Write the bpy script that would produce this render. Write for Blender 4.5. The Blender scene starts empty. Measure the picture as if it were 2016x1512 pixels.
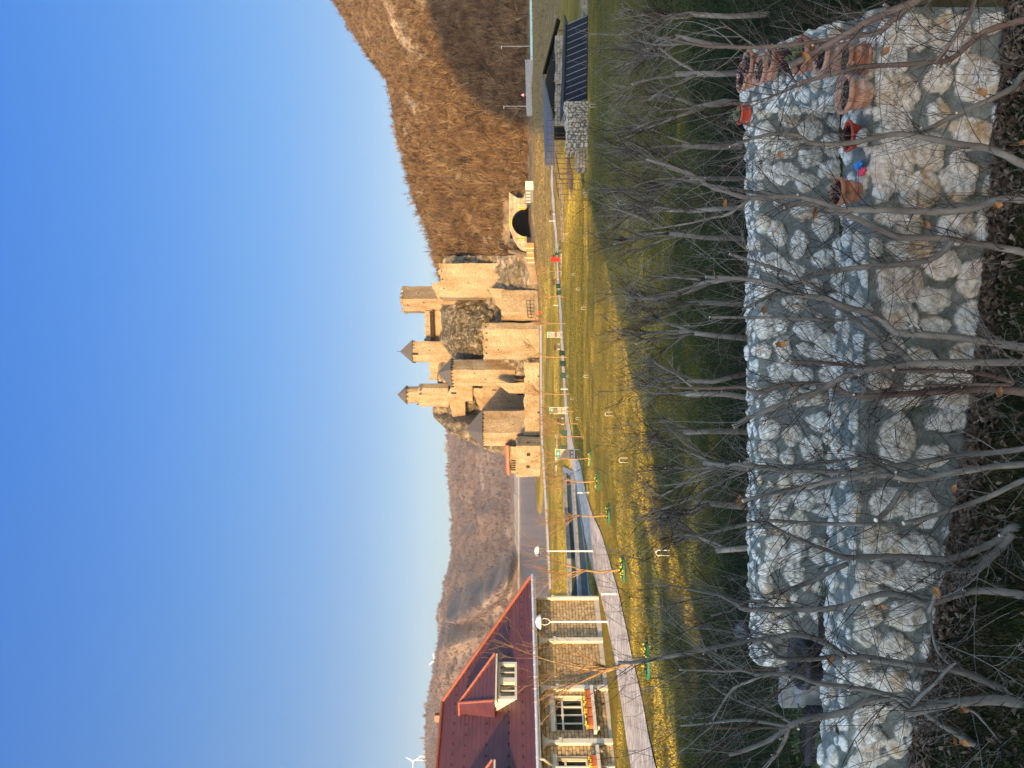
import bpy, math, random
import numpy as np
from mathutils import Vector, Matrix
R = math.radians
rnd = random.Random(7)
rng = np.random.default_rng(7)
scene = bpy.context.scene
COL = scene.collection
F = 1512.0            # focal length in photograph pixels
CZ = 10.0             # camera height above the river
SUN_A, SUN_E = R(19), R(14)
LDIR = Vector((math.sin(SUN_A)*math.cos(SUN_E), math.cos(SUN_A)*math.cos(SUN_E), -math.sin(SUN_E)))

def P(U, V, d): return Vector(((U-756)/F*d, d, CZ-(V-1008)/F*d))
def T(x, y, d): return P(1512-y, x, d)
def sstep(a, b, x): 
    t = np.clip((np.asarray(x, float)-a)/(b-a), 0, 1); return t*t*(3-2*t)

# ---------- noise ----------
def _h(ix, iy, iz, seed):
    n = (ix*374761393 + iy*668265263 + iz*2147483647 + seed*974634777) & 0xFFFFFFFF
    n = ((n ^ (n >> 13))*1274126177) & 0xFFFFFFFF
    n = ((n ^ (n >> 16))*2246822519) & 0xFFFFFFFF
    return ((n ^ (n >> 15)) & 0xFFFFFF)/float(0xFFFFFF)
def vnoise(x, y, z=0.0, seed=0):
    x, y, z = np.broadcast_arrays(np.asarray(x, float), np.asarray(y, float), np.asarray(z, float))
    ix, iy, iz = [np.floor(a).astype(np.int64) for a in (x, y, z)]
    fx, fy, fz = x-ix, y-iy, z-iz
    fx, fy, fz = [f*f*(3-2*f) for f in (fx, fy, fz)]
    r = 0
    for dx in (0, 1):
        for dy in (0, 1):
            for dz in (0, 1):
                w = (fx if dx else 1-fx)*(fy if dy else 1-fy)*(fz if dz else 1-fz)
                r = r + w*_h(ix+dx, iy+dy, iz+dz, seed)
    return r
def fbm(x, y, z=0.0, seed=0, oct=4, gain=.5):
    s = 0; a = 1; n = 0
    for o in range(oct):
        s = s + a*(vnoise(np.asarray(x)*2**o, np.asarray(y)*2**o, np.asarray(z)*2**o, seed+o*17)-.5); n += a; a *= gain
    return s/n*2

# ---------- objects ----------
ORG = {}
def tag(o, label=None, cat=None, group=None, kind=None):
    if label: o['label'] = label
    if cat: o['category'] = cat
    if group: o['group'] = group
    if kind: o['kind'] = kind
    return o
def thing(name, label, cat, loc=(0, 0, 0), group=None):
    o = bpy.data.objects.new(name, None); COL.objects.link(o); o.location = loc
    o.empty_display_size = .2
    ORG[o] = Vector(loc)
    return tag(o, label, cat, group)
def org(p): return ORG.get(p, Vector((0, 0, 0))) if p is not None else Vector((0, 0, 0))
def link(name, me, mat, parent=None, smooth=False):
    o = bpy.data.objects.new(name, me); COL.objects.link(o)
    if mat is not None:
        for m in (mat if isinstance(mat, (list, tuple)) else [mat]): me.materials.append(m)
    if smooth: me.polygons.foreach_set('use_smooth', np.ones(len(me.polygons), bool))
    if parent is not None:
        o.parent = parent; ORG[o] = org(parent)
    return o
def mesh_np(name, v, f, mat, parent=None, smooth=False, attrs=None):
    v = np.asarray(v, np.float32); f = np.asarray(f, np.int32)
    if parent is not None: v = v-np.array(org(parent), np.float32)
    me = bpy.data.meshes.new(name); k = f.shape[1]
    me.vertices.add(len(v)); me.vertices.foreach_set('co', v.ravel())
    me.loops.add(f.size); me.loops.foreach_set('vertex_index', f.ravel())
    me.polygons.add(len(f)); me.polygons.foreach_set('loop_start', np.arange(0, f.size, k, dtype=np.int32))
    me.update(calc_edges=True)
    for n, a in (attrs or {}).items():
        me.attributes.new(n, 'FLOAT', 'POINT').data.foreach_set('value', np.asarray(a, np.float32).ravel())
    me.validate()
    return link(name, me, mat, parent, smooth)
def grid_faces(nr, nc, keep=None):
    i = np.arange(nr*nc).reshape(nr, nc)
    f = np.stack([i[:-1, :-1], i[:-1, 1:], i[1:, 1:], i[1:, :-1]], -1).reshape(-1, 4)
    return f if keep is None else f[keep.ravel()]

class MB:
    def __init__(s): s.v = []; s.f = []; s.a = []; s.val = 0.0
    def add(s, vs, fs):
        b = len(s.v); s.v += [tuple(p) for p in vs]; s.a += [s.val]*len(vs); s.f += [tuple(i+b for i in f) for f in fs]; return s
    def poly(s, pts): return s.add(pts, [tuple(range(len(pts)))])
    def hexa(s, p):   # 4 bottom, 4 top
        return s.add(p, [(3, 2, 1, 0), (4, 5, 6, 7), (0, 1, 5, 4), (1, 2, 6, 5), (2, 3, 7, 6), (3, 0, 4, 7)])
    def box(s, c, sx, sy, sz, rz=0.0, rx=0.0):
        m = Matrix.Translation(Vector(c)) @ Matrix.Rotation(rz, 4, 'Z') @ Matrix.Rotation(rx, 4, 'X')
        q = [m @ Vector((a*sx/2, b*sy/2, z*sz/2)) for z in (-1, 1) for a, b in ((-1, -1), (1, -1), (1, 1), (-1, 1))]
        return s.hexa(q)
    def obox(s, o, ex, ey, ez, x0, x1, y0, y1, z0, z1):   # box in a local frame
        q = [o+ex*x+ey*y+ez*z for z in (z0, z1) for x, y in ((x0, y0), (x1, y0), (x1, y1), (x0, y1))]
        return s.hexa(q)
    def prism(s, pts, z0, z1, top=1.0):
        n = len(pts); cx = sum(p[0] for p in pts)/n; cy = sum(p[1] for p in pts)/n
        v = [(p[0], p[1], z0) for p in pts]+[(cx+(p[0]-cx)*top, cy+(p[1]-cy)*top, z1) for p in pts]
        f = [(i, (i+1) % n, n+(i+1) % n, n+i) for i in range(n)]+[tuple(range(n-1, -1, -1)), tuple(range(n, 2*n))]
        return s.add(v, f)
    def cone(s, pts, z0, apex):
        n = len(pts); v = [(p[0], p[1], z0) for p in pts]+[tuple(apex)]
        return s.add(v, [(i, (i+1) % n, n) for i in range(n)]+[tuple(range(n-1, -1, -1))])
    def tube(s, pts, rad, k=6, cap=True):
        pts = [Vector(p) for p in pts]; n = len(pts)
        rad = [rad]*n if not isinstance(rad, (list, tuple)) else rad
        vs = []; up = None
        for i, p in enumerate(pts):
            t = (pts[min(i+1, n-1)]-pts[max(i-1, 0)])
            if t.length < 1e-9: t = Vector((0, 0, 1))
            t.normalize()
            if up is None:
                up = t.orthogonal().normalized()
            else:
                up = (up-t*up.dot(t))
                up = up.normalized() if up.length > 1e-6 else t.orthogonal().normalized()
            w = t.cross(up)
            for j in range(k):
                a = 2*math.pi*j/k
                vs.append(p+(up*math.cos(a)+w*math.sin(a))*rad[i])
        fs = [(i*k+j, i*k+(j+1) % k, (i+1)*k+(j+1) % k, (i+1)*k+j) for i in range(n-1) for j in range(k)]
        if cap: fs += [tuple(range(k-1, -1, -1)), tuple(range((n-1)*k, n*k))]
        return s.add(vs, fs)
    def lathe(s, c, prof, k=20):
        c = Vector(c); n = len(prof)
        vs = [c+Vector((r*math.cos(2*math.pi*j/k), r*math.sin(2*math.pi*j/k), z)) for r, z in prof for j in range(k)]
        fs = [(i*k+j, i*k+(j+1) % k, (i+1)*k+(j+1) % k, (i+1)*k+j) for i in range(n-1) for j in range(k)]
        return s.add(vs, fs)
    def disc(s, c, r, k=16):
        c = Vector(c); return s.poly([c+Vector((r*math.cos(2*math.pi*j/k), r*math.sin(2*math.pi*j/k), 0)) for j in range(k)])
    def blob(s, c, r, seed=0, amp=.25, sq=(1, 1, 1), nu=10, nv=7):
        c = Vector(c); vs = []
        for i in range(nv+1):
            th = math.pi*i/nv
            for j in range(nu):
                ph = 2*math.pi*j/nu
                d = Vector((math.sin(th)*math.cos(ph), math.sin(th)*math.sin(ph), math.cos(th)))
                q = 1+amp*float(fbm(d.x*1.7+seed*3.1, d.y*1.7, d.z*1.7, seed, 3))
                vs.append(c+Vector((d.x*sq[0], d.y*sq[1], d.z*sq[2]))*r*q)
        return s.add(vs, [(i*nu+j, i*nu+(j+1) % nu, (i+1)*nu+(j+1) % nu, (i+1)*nu+j) for i in range(nv) for j in range(nu)])
    def build(s, name, mat, parent=None, smooth=False):
        o = org(parent); me = bpy.data.meshes.new(name)
        me.from_pydata([tuple(Vector(p)-o) for p in s.v], [], s.f)
        if any(s.a): me.attributes.new('val', 'FLOAT', 'POINT').data.foreach_set('value', np.array(s.a, np.float32))
        me.validate(); me.update()
        return link(name, me, mat, parent, smooth)

# ---------- materials ----------
def mat(name, cols, scale=4.0, rough=.8, bump=0.0, bscale=None, detail=6, spec=.3, stretch=None, metal=0.0, attr=None, cols2=None, emit=None, coat=0, sharp=None, bdist=.05):
    """noise-driven colour ramp; attr blends to a second ramp by a mesh attribute"""
    m = bpy.data.materials.new(name); m.use_nodes = True; nt = m.node_tree; N = nt.nodes; L = nt.links
    b = N['Principled BSDF']; b.inputs['Roughness'].default_value = rough; b.inputs['Metallic'].default_value = metal
    b.inputs['Specular IOR Level'].default_value = spec
    if coat: b.inputs['Coat Weight'].default_value = coat
    tc = N.new('ShaderNodeTexCoord'); co = tc.outputs['Object']
    if stretch:
        mp = N.new('ShaderNodeMapping'); mp.inputs['Scale'].default_value = stretch; L.new(co, mp.inputs[0]); co = mp.outputs[0]
    def noise(sc, det=detail):
        n = N.new('ShaderNodeTexNoise'); n.inputs['Scale'].default_value = sc; n.inputs['Detail'].default_value = det
        n.inputs['Roughness'].default_value = .62; L.new(co, n.inputs['Vector']); return n.outputs['Fac']
    def ramp(fac, cs, lo=.3, hi=.7):
        r = N.new('ShaderNodeValToRGB'); e = r.color_ramp.elements
        while len(e) < len(cs): e.new(.5)
        for i, c in enumerate(cs):
            e[i].position = lo+(hi-lo)*i/max(1, len(cs)-1); e[i].color = (*c, 1)
        L.new(fac, r.inputs[0]); return r.outputs[0]
    if len(cols) == 1 and not cols2: b.inputs['Base Color'].default_value = (*cols[0], 1); out = None
    else:
        fac = noise(scale); lo, hi = sharp or (.3, .7)
        out = ramp(fac, cols, lo, hi) if len(cols) > 1 else None
        if cols2:
            a = N.new('ShaderNodeAttribute'); a.attribute_name = attr
            mx = N.new('ShaderNodeMix'); mx.data_type = 'RGBA'
            L.new(a.outputs['Fac'], mx.inputs[0]); L.new(out, mx.inputs[6]); L.new(ramp(noise(scale*1.7), cols2, lo, hi), mx.inputs[7]); out = mx.outputs[2]
        L.new(out, b.inputs['Base Color'])
    if bump:
        bp = N.new('ShaderNodeBump'); bp.inputs['Strength'].default_value = bump; bp.inputs['Distance'].default_value = bdist
        L.new(noise(bscale or scale*4, 8), bp.inputs['Height']); L.new(bp.outputs[0], b.inputs['Normal'])
    return m
def brickmat(name, c1, c2, mortar, w, h, msize=.02, bump=.5, rough=.9, vertical=None, noise_amt=.5, offset=.5, stain=(.8, .76, .7)):
    """coursed masonry in object space; `vertical` = unit direction of the wall's run"""
    m = bpy.data.materials.new(name); m.use_nodes = True; nt = m.node_tree; N = nt.nodes; L = nt.links
    b = N['Principled BSDF']; b.inputs['Roughness'].default_value = rough; b.inputs['Specular IOR Level'].default_value = .2
    tc = N.new('ShaderNodeTexCoord')
    d = N.new('ShaderNodeVectorMath'); d.operation = 'DOT_PRODUCT'; d.inputs[1].default_value = vertical or (1, 0, 0); L.new(tc.outputs['Object'], d.inputs[0])
    sp = N.new('ShaderNodeSeparateXYZ'); L.new(tc.outputs['Object'], sp.inputs[0])
    nz = N.new('ShaderNodeTexNoise'); nz.inputs['Scale'].default_value = 1.2/h; nz.inputs['Detail'].default_value = 3; L.new(tc.outputs['Object'], nz.inputs['Vector'])
    cb = N.new('ShaderNodeCombineXYZ'); L.new(d.outputs['Value'], cb.inputs[0]); L.new(sp.outputs['Z'], cb.inputs[1])
    mxv = N.new('ShaderNodeMix'); mxv.data_type = 'VECTOR'; mxv.inputs[0].default_value = .06*h/.2
    L.new(cb.outputs[0], mxv.inputs[4]); L.new(nz.outputs['Color'], mxv.inputs[5])
    br = N.new('ShaderNodeTexBrick'); L.new(mxv.outputs[1], br.inputs['Vector'])
    br.inputs['Scale'].default_value = 1; br.inputs['Brick Width'].default_value = w; br.inputs['Row Height'].default_value = h
    br.inputs['Mortar Size'].default_value = msize; br.inputs['Mortar Smooth'].default_value = .3; br.offset = offset
    br.inputs['Color1'].default_value = (*c1, 1); br.inputs['Color2'].default_value = (*c2, 1); br.inputs['Mortar'].default_value = (*mortar, 1)
    n2 = N.new('ShaderNodeTexNoise'); n2.inputs['Scale'].default_value = .8/h; n2.inputs['Detail'].default_value = 7; L.new(tc.outputs['Object'], n2.inputs['Vector'])
    r = N.new('ShaderNodeValToRGB'); r.color_ramp.elements[0].position = .3; r.color_ramp.elements[1].position = .7
    r.color_ramp.elements[0].color = (1-noise_amt,)*3+(1,); r.color_ramp.elements[1].color = (1.15, 1.12, 1.05, 1); L.new(n2.outputs['Fac'], r.inputs[0])
    mx = N.new('ShaderNodeMix'); mx.data_type = 'RGBA'; mx.blend_type = 'MULTIPLY'; mx.inputs[0].default_value = 1
    L.new(br.outputs['Color'], mx.inputs[6]); L.new(r.outputs[0], mx.inputs[7]); 
    mp3 = N.new('ShaderNodeMapping'); mp3.inputs['Scale'].default_value = (1, 1, .35); L.new(tc.outputs['Object'], mp3.inputs[0])
    n3 = N.new('ShaderNodeTexNoise'); n3.inputs['Scale'].default_value = .07/h; n3.inputs['Detail'].default_value = 6; n3.inputs['Roughness'].default_value = .68; L.new(mp3.outputs[0], n3.inputs['Vector'])
    r3 = N.new('ShaderNodeValToRGB'); r3.color_ramp.elements[0].position = .36; r3.color_ramp.elements[1].position = .6
    r3.color_ramp.elements[0].color = (*stain, 1); r3.color_ramp.elements[1].color = (1, 1, 1, 1); L.new(n3.outputs['Fac'], r3.inputs[0])
    m3 = N.new('ShaderNodeMix'); m3.data_type = 'RGBA'; m3.blend_type = 'MULTIPLY'; m3.inputs[0].default_value = 1
    L.new(mx.outputs[2], m3.inputs[6]); L.new(r3.outputs[0], m3.inputs[7]); L.new(m3.outputs[2], b.inputs['Base Color'])
    bp = N.new('ShaderNodeBump'); bp.inputs['Strength'].default_value = bump; bp.inputs['Distance'].default_value = .03; bp.invert = True
    L.new(br.outputs['Fac'], bp.inputs['Height']); L.new(bp.outputs[0], b.inputs['Normal'])
    return m

# ---------- camera, sky, sun ----------
cd = bpy.data.cameras.new('camera'); cam = bpy.data.objects.new('camera', cd); COL.objects.link(cam)
cd.sensor_width = 36; cd.lens = F/2016*36; cd.clip_start = .1; cd.clip_end = 20000
# the photograph was taken with the camera turned on its side: the sky lies at the left of the frame
cam.matrix_world = Matrix(((0, 1, 0, 0), (0, 0, -1, 0), (-1, 0, 0, CZ), (0, 0, 0, 1)))
scene.camera = cam
scene.view_settings.view_transform = 'Standard'; scene.view_settings.look = 'None'; scene.view_settings.gamma = 1
scene.view_settings.exposure = EXPO = 1.15
w = bpy.data.worlds.new('World'); scene.world = w; w.use_nodes = True
sky = w.node_tree.nodes.new('ShaderNodeTexSky'); sky.sky_type = 'NISHITA'; sky.sun_disc = False
sky.sun_elevation = SUN_E; sky.sun_rotation = math.atan2(-LDIR.x, -LDIR.y) % (2*math.pi)
sky.altitude = 100; sky.air_density = 1.0; sky.dust_density = .6; sky.ozone_density = 3.5
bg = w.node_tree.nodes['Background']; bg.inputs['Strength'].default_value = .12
wn_, wl_ = w.node_tree.nodes, w.node_tree.links
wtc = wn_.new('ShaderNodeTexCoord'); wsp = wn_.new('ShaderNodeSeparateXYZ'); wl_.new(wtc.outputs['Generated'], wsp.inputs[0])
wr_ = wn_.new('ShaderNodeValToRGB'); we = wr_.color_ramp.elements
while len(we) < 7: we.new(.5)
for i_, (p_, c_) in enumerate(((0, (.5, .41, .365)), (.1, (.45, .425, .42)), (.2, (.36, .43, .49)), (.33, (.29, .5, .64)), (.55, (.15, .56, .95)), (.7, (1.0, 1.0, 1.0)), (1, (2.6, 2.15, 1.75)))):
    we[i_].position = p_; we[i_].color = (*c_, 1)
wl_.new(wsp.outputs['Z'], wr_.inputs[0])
# unseen sky towards the sun, and overhead, boosted warm as added fill for shade
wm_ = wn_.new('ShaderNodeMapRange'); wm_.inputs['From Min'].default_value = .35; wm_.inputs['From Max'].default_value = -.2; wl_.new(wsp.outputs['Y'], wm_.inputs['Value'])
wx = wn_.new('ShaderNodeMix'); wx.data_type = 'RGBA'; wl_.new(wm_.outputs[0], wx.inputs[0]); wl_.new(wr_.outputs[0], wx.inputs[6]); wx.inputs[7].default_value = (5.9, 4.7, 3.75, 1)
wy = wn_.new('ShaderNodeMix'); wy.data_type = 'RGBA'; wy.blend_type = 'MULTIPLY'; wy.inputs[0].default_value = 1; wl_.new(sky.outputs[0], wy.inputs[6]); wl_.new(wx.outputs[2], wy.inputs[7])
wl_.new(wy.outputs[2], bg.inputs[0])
sl = bpy.data.lights.new('sun', 'SUN'); sl.energy = 5.0; sl.angle = R(.38); sl.color = (1, .66, .29)
so = bpy.data.objects.new('sun', sl); COL.objects.link(so); so.rotation_euler = LDIR.to_track_quat('-Z', 'Y').to_euler()
so.location = (-20, -40, 60)
scene.cycles.max_bounces = 6; scene.cycles.transparent_max_bounces = 8; scene.cycles.use_denoising = True
# ================= terrain =================
PY = [-400, -30, 5.5, 12, 20, 26, 45, 69, 107, 150, 240, 300, 600]; PZ = [6.4, 6.4, 6.3, 6.4, 6.0, 5.6, 5.2, 4.0, 2.8, 2.0, .95, .9, .9]
QZ = [6.4, 6.4, 6.3, 6.4, 6.0, 5.6, 5.2, 4.0, 2.9, 2.6, 3.6, 4.2, 4.2]
def gz(x, y):
    x = np.asarray(x, float); y = np.asarray(y, float)
    a = np.interp(y, PY, PZ); b = np.interp(y, PY, QZ)
    U = 756+F*x/np.maximum(y, 20)
    w = sstep(880, 1120, U)*sstep(70, 130, y)
    z = a*(1-w)+b*w
    sd = (x+24.7)*-.915+(y-225)*.403
    dc = np.hypot(x-10, y-285)-56
    s = np.minimum(sd, dc)
    s = np.where(y < 60, -9, s)
    z = z*(1-sstep(0, 5, s))-2.0*sstep(0, 5, s)
    bumps = .05*fbm(x*.6, y*.6, 0, 3, 3)*sstep(7, 14, y)*(1-sstep(100, 140, y))
    rough = w*.5*fbm(x*.12, y*.12, 0, 9, 4)
    zf = np.interp(x, [-3.6, -3.1, -1.85, -.2, 2.8, 3.5], [6.76, 6.72, 6.56, 6.36, 6.25, 6.25])
    z = z+(zf-z)*sstep(8.2, 6.6, y)*sstep(3, 4.5, y)
    return z+bumps+rough
def gz1(x, y): return float(gz(x, y))
def unp(U, V):
    d = np.geomspace(3, 420, 6000); zz = CZ-(V-1008)/F*d
    g = gz((U-756)/F*d, d); i = int(np.argmax(zz <= g)); d0 = d[i]
    return Vector(((U-756)/F*d0, d0, float(g[i])))
def G(x, y): return unp(1512-y, x)      # photograph pixel on the ground -> world point

# the sunken basin beside the path
BAS = [G(1109, 926), G(1112, 1000), G(1118, 1100), G(1120, 1186), G(1164, 1186), G(1152, 1075), G(1143, 1000), G(1131, 940)]
def inpoly(x, y, poly):
    r = np.zeros(np.shape(x), bool); n = len(poly); j = n-1
    for i in range(n):
        xi, yi, xj, yj = poly[i].x, poly[i].y, poly[j].x, poly[j].y
        if yi != yj: r ^= ((yi > y) != (yj > y)) & (x < (xj-xi)*(y-yi)/(yj-yi)+xi)
        j = i
    return r
gy = np.concatenate([np.linspace(-320, -20, 16)[:-1], np.linspace(-20, 4, 13)[:-1], np.arange(4, 20, .16), np.arange(20, 60, .4), np.arange(60, 125, .7), np.arange(125, 285, 1.6), np.linspace(285, 620, 20)])
gx = np.sinh(np.linspace(-6.2, 6.2, 300))*1.25
XX, YY = np.meshgrid(gx, gy)
ZZ = gz(XX, YY)
UU = 756+F*XX/np.maximum(YY, 3)
cxm = (XX[:-1, :-1]+XX[1:, 1:])/2; cym = (YY[:-1, :-1]+YY[1:, 1:])/2
keep = ~inpoly(cxm, cym, BAS)
n1 = fbm(XX*.25, YY*.25, 0, 21, 4); n2 = fbm(XX*.05, YY*.08, 0, 31, 3)
dry = np.clip(sstep(15, 30, YY+3*n1)*.62+.3*n1+.3*n2*sstep(20, 50, YY), 0, 1)
dry = dry*(1-.55*sstep(2, 11, XX)*sstep(56, 40, YY)*sstep(14, 20, YY))  # near-right lawn colour darkened here to deepen the shade that falls there
dry = np.maximum(dry, .2*sstep(12, 16, YY+2*n1))
wr = sstep(900, 1060, UU)*sstep(100, 118, YY)
dirt = np.clip(wr*(.85+.5*n1), 0, 1)
dirt = np.maximum(dirt, sstep(150, 200, YY)*.25)
dirt = np.maximum(dirt, (YY < 6.9+.3*n1)*(YY > 5.0)*.55)
def groundmat():
    m = bpy.data.materials.new('lawn'); m.use_nodes = True; nt = m.node_tree; N = nt.nodes; L = nt.links
    b = N['Principled BSDF']; b.inputs['Roughness'].default_value = .95; b.inputs['Specular IOR Level'].default_value = .1
    tc = N.new('ShaderNodeTexCoord')
    def nz(s, d=6, st=(1, 1, 1)):
        mp = N.new('ShaderNodeMapping'); mp.inputs['Scale'].default_value = st; L.new(tc.outputs['Object'], mp.inputs[0])
        n = N.new('ShaderNodeTexNoise'); n.inputs['Scale'].default_value = s; n.inputs['Detail'].default_value = d; n.inputs['Roughness'].default_value = .7
        L.new(mp.outputs[0], n.inputs['Vector']); return n.outputs['Fac']
    def ramp(f, cs, lo=.32, hi=.68):
        r = N.new('ShaderNodeValToRGB'); e = r.color_ramp.elements
        while len(e) < len(cs): e.new(.5)
        for i, c in enumerate(cs): e[i].position = lo+(hi-lo)*i/(len(cs)-1); e[i].color = (*c, 1)
        L.new(f, r.inputs[0]); return r.outputs[0]
    def mix(f, a, c):
        x = N.new('ShaderNodeMix'); x.data_type = 'RGBA'; L.new(f, x.inputs[0]); L.new(a, x.inputs[6]); L.new(c, x.inputs[7]); return x.outputs[2]
    def att(n):
        a = N.new('ShaderNodeAttribute'); a.attribute_name = n; return a.outputs['Fac']
    big = nz(.7, 5); fine = nz(9, 8)
    lush = ramp(fine, [(.008, .018, .005), (.018, .034, .009), (.04, .055, .018)])
    straw = ramp(fine, [(.12, .085, .014), (.3, .2, .026), (.5, .335, .06)])
    dirtc = ramp(nz(.9, 9), [(.09, .06, .026), (.2, .125, .05), (.34, .24, .12)])
    g = mix(att('dry'), lush, straw)
    mott = ramp(big, [(.75, .8, .7), (1.15, 1.05, 1.0)])
    x = N.new('ShaderNodeMix'); x.data_type = 'RGBA'; x.blend_type = 'MULTIPLY'; x.inputs[0].default_value = 1
    L.new(mix(att('dirt'), g, dirtc), x.inputs[6]); L.new(mott, x.inputs[7]); L.new(x.outputs[2], b.inputs['Base Color'])
    bp = N.new('ShaderNodeBump'); bp.inputs['Strength'].default_value = .9; bp.inputs['Distance'].default_value = .06
    L.new(nz(22, 6), bp.inputs['Height']); L.new(bp.outputs[0], b.inputs['Normal'])
    return m
M_LAWN = groundmat()
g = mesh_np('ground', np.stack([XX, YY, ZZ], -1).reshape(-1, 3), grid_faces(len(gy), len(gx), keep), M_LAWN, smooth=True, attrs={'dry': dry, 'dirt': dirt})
tag(g, 'lawn and rough ground sloping from the garden to the river', kind='structure')

# river
wm = bpy.data.materials.new('river_water'); wm.use_nodes = True; nt = wm.node_tree; b = nt.nodes['Principled BSDF']
b.inputs['Base Color'].default_value = (.06, .075, .085, 1); b.inputs['Roughness'].default_value = .12; b.inputs['Specular IOR Level'].default_value = .6
n = nt.nodes.new('ShaderNodeTexNoise'); n.inputs['Scale'].default_value = .25; n.inputs['Detail'].default_value = 4
mp = nt.nodes.new('ShaderNodeMapping'); mp.inputs['Scale'].default_value = (.3, 1.6, 1); tc = nt.nodes.new('ShaderNodeTexCoord')
nt.links.new(tc.outputs['Object'], mp.inputs[0]); nt.links.new(mp.outputs[0], n.inputs['Vector'])
bp = nt.nodes.new('ShaderNodeBump'); bp.inputs['Strength'].default_value = .12; bp.inputs['Distance'].default_value = .3
nt.links.new(n.outputs['Fac'], bp.inputs['Height']); nt.links.new(bp.outputs[0], b.inputs['Normal'])
wv = MB().poly([(-3500, 90, 0), (600, 90, 0), (600, 3200, 0), (-3500, 3200, 0)])
tag(wv.build('water', wm), 'calm grey river below the castle', kind='structure')
# low land under everything, out to the horizon
pl = MB().poly([(-9000, -6000, -3), (9000, -6000, -3), (9000, 9000, -3), (-9000, 9000, -3)])
tag(pl.build('terrain', mat('far_ground', [(.1, .09, .05), (.16, .13, .08)], .01)), 'land reaching to the horizon', kind='structure')

# ribbons on the ground
def ribbon(name, left, right, m, dz=.035, n=160, across=5, kind='structure', label=None):
    def rs(pts):
        p = np.array([[q.x, q.y] for q in pts]); s = np.concatenate([[0], np.cumsum(np.hypot(*np.diff(p, axis=0).T))]); t = np.linspace(0, s[-1], n)
        return np.stack([np.interp(t, s, p[:, 0]), np.interp(t, s, p[:, 1])], -1)
    a, c = rs(left), rs(right); w = np.linspace(0, 1, across)[None, :, None]
    q = a[:, None]*(1-w)+c[:, None]*w; z = gz(q[..., 0], q[..., 1])+dz
    v = np.concatenate([q, z[..., None]], -1).reshape(-1, 3)
    return tag(mesh_np(name, v, grid_faces(n, across), m, smooth=True), label, kind=kind)
M_PAVE = brickmat('path_paving', (.56, .45, .37), (.66, .54, .45), (.3, .24, .19), .9, .38, .02, .3, vertical=(.5, .85, 0))
# paving is seen from above: map the courses on x/y
nt = M_PAVE.node_tree
for nd in nt.nodes:
    if nd.type == 'SEPXYZ':
        d2 = nt.nodes.new('ShaderNodeVectorMath'); d2.operation = 'DOT_PRODUCT'; d2.inputs[1].default_value = (.85, -.5, 0)
        nt.links.new(nt.nodes['Texture Coordinate'].outputs['Object'], d2.inputs[0])
        cbn = [q for q in nt.nodes if q.type == 'COMBXYZ'][0]; nt.links.new(d2.outputs['Value'], cbn.inputs[1])
PL = [(1247, 1530), (1232, 1440), (1212, 1298), (1184, 1174), (1151, 1050), (1140, 978), (1126, 918), (1118, 879), (1113, 819), (1108, 740), (1103, 640), (1098, 560), (1092, 450), (1085, 350), (1080, 290)]
PR = [(1299, 1530), (1277, 1440), (1247, 1298), (1221, 1174), (1185, 1050), (1156, 978), (1144, 918), (1130, 879), (1119, 819), (1113, 740), (1107.5, 640), (1102.5, 560), (1096, 450), (1089, 350), (1084, 290)]
ribbon('path', [G(*p) for p in PL], [G(*p) for p in PR], M_PAVE, label='paved walkway winding across the lawn towards the castle')
M_QUAY = mat('quay_stone', [(.35, .3, .25), (.5, .44, .37)], 1.5, .9, .3)
QL = [(1063, 640), (1064, 760), (1065, 860), (1071, 960), (1077, 1060), (1082, 1160)]
QR = [(1067, 640), (1067.5, 760), (1069, 860), (1075, 960), (1081, 1060), (1086, 1160)]
ribbon('pavement', [G(*p) for p in QL], [G(*p) for p in QR], M_QUAY, .06, label='pale stone promenade along the river bank')

# basin
M_CONC = mat('weathered_concrete', [(.12, .118, .115), (.2, .196, .19), (.26, .25, .235)], 2.5, .9, .3)
M_BASIN = mat('basin_wall_green', [(.012, .022, .016), (.03, .045, .03)], 1.2, .7)
bm = MB(); nb = len(BAS)
for i in range(nb):
    a, c = BAS[i], BAS[(i+1) % nb]
    bm.poly([a+Vector((0, 0, .05)), c+Vector((0, 0, .05)), Vector((c.x, c.y, 1.2)), Vector((a.x, a.y, 1.2))])
bas = thing('sunken_basin', 'sunken basin with dark green water and concrete edges beside the walkway', 'basin', (BAS[0].x, BAS[0].y, 1.5))
bm.build('wall', M_BASIN, bas)
MB().poly([(p.x, p.y, 2.3) for p in BAS]).build('floor', M_BASIN, bas)
cen = sum(BAS, Vector())/nb
cb_ = MB()
for i in range(nb):
    a, c = BAS[i], BAS[(i+1) % nb]
    nrm = (c-a).cross(Vector((0, 0, 1))).normalized()
    if nrm.dot(a-cen) < 0: nrm = -nrm
    ww = .4 if i in (4, 5, 6) else .6
    L0 = 12
    for k in range(L0):
        p, q = a.lerp(c, k/L0), a.lerp(c, (k+1)/L0)
        zp, zq = gz1(p.x, p.y)+.09, gz1(q.x, q.y)+.09
        p2, q2 = p+nrm*ww, q+nrm*ww; p1, q1 = p-nrm*.05, q-nrm*.05
        cb_.hexa([Vector((p1.x, p1.y, zp-.5)), Vector((q1.x, q1.y, zq-.5)), Vector((q2.x, q2.y, zq-.5)), Vector((p2.x, p2.y, zp-.5)),
                  Vector((p1.x, p1.y, zp)), Vector((q1.x, q1.y, zq)), Vector((q2.x, q2.y, zq)), Vector((p2.x, p2.y, zp))])
cb_.build('coping', M_CONC, bas)
lg = MB()
A_, B_ = BAS[0].lerp(BAS[-1], .38), BAS[3].lerp(BAS[4], .12)
dv = (B_-A_).normalized(); nv = dv.cross(Vector((0, 0, 1)))
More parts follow.
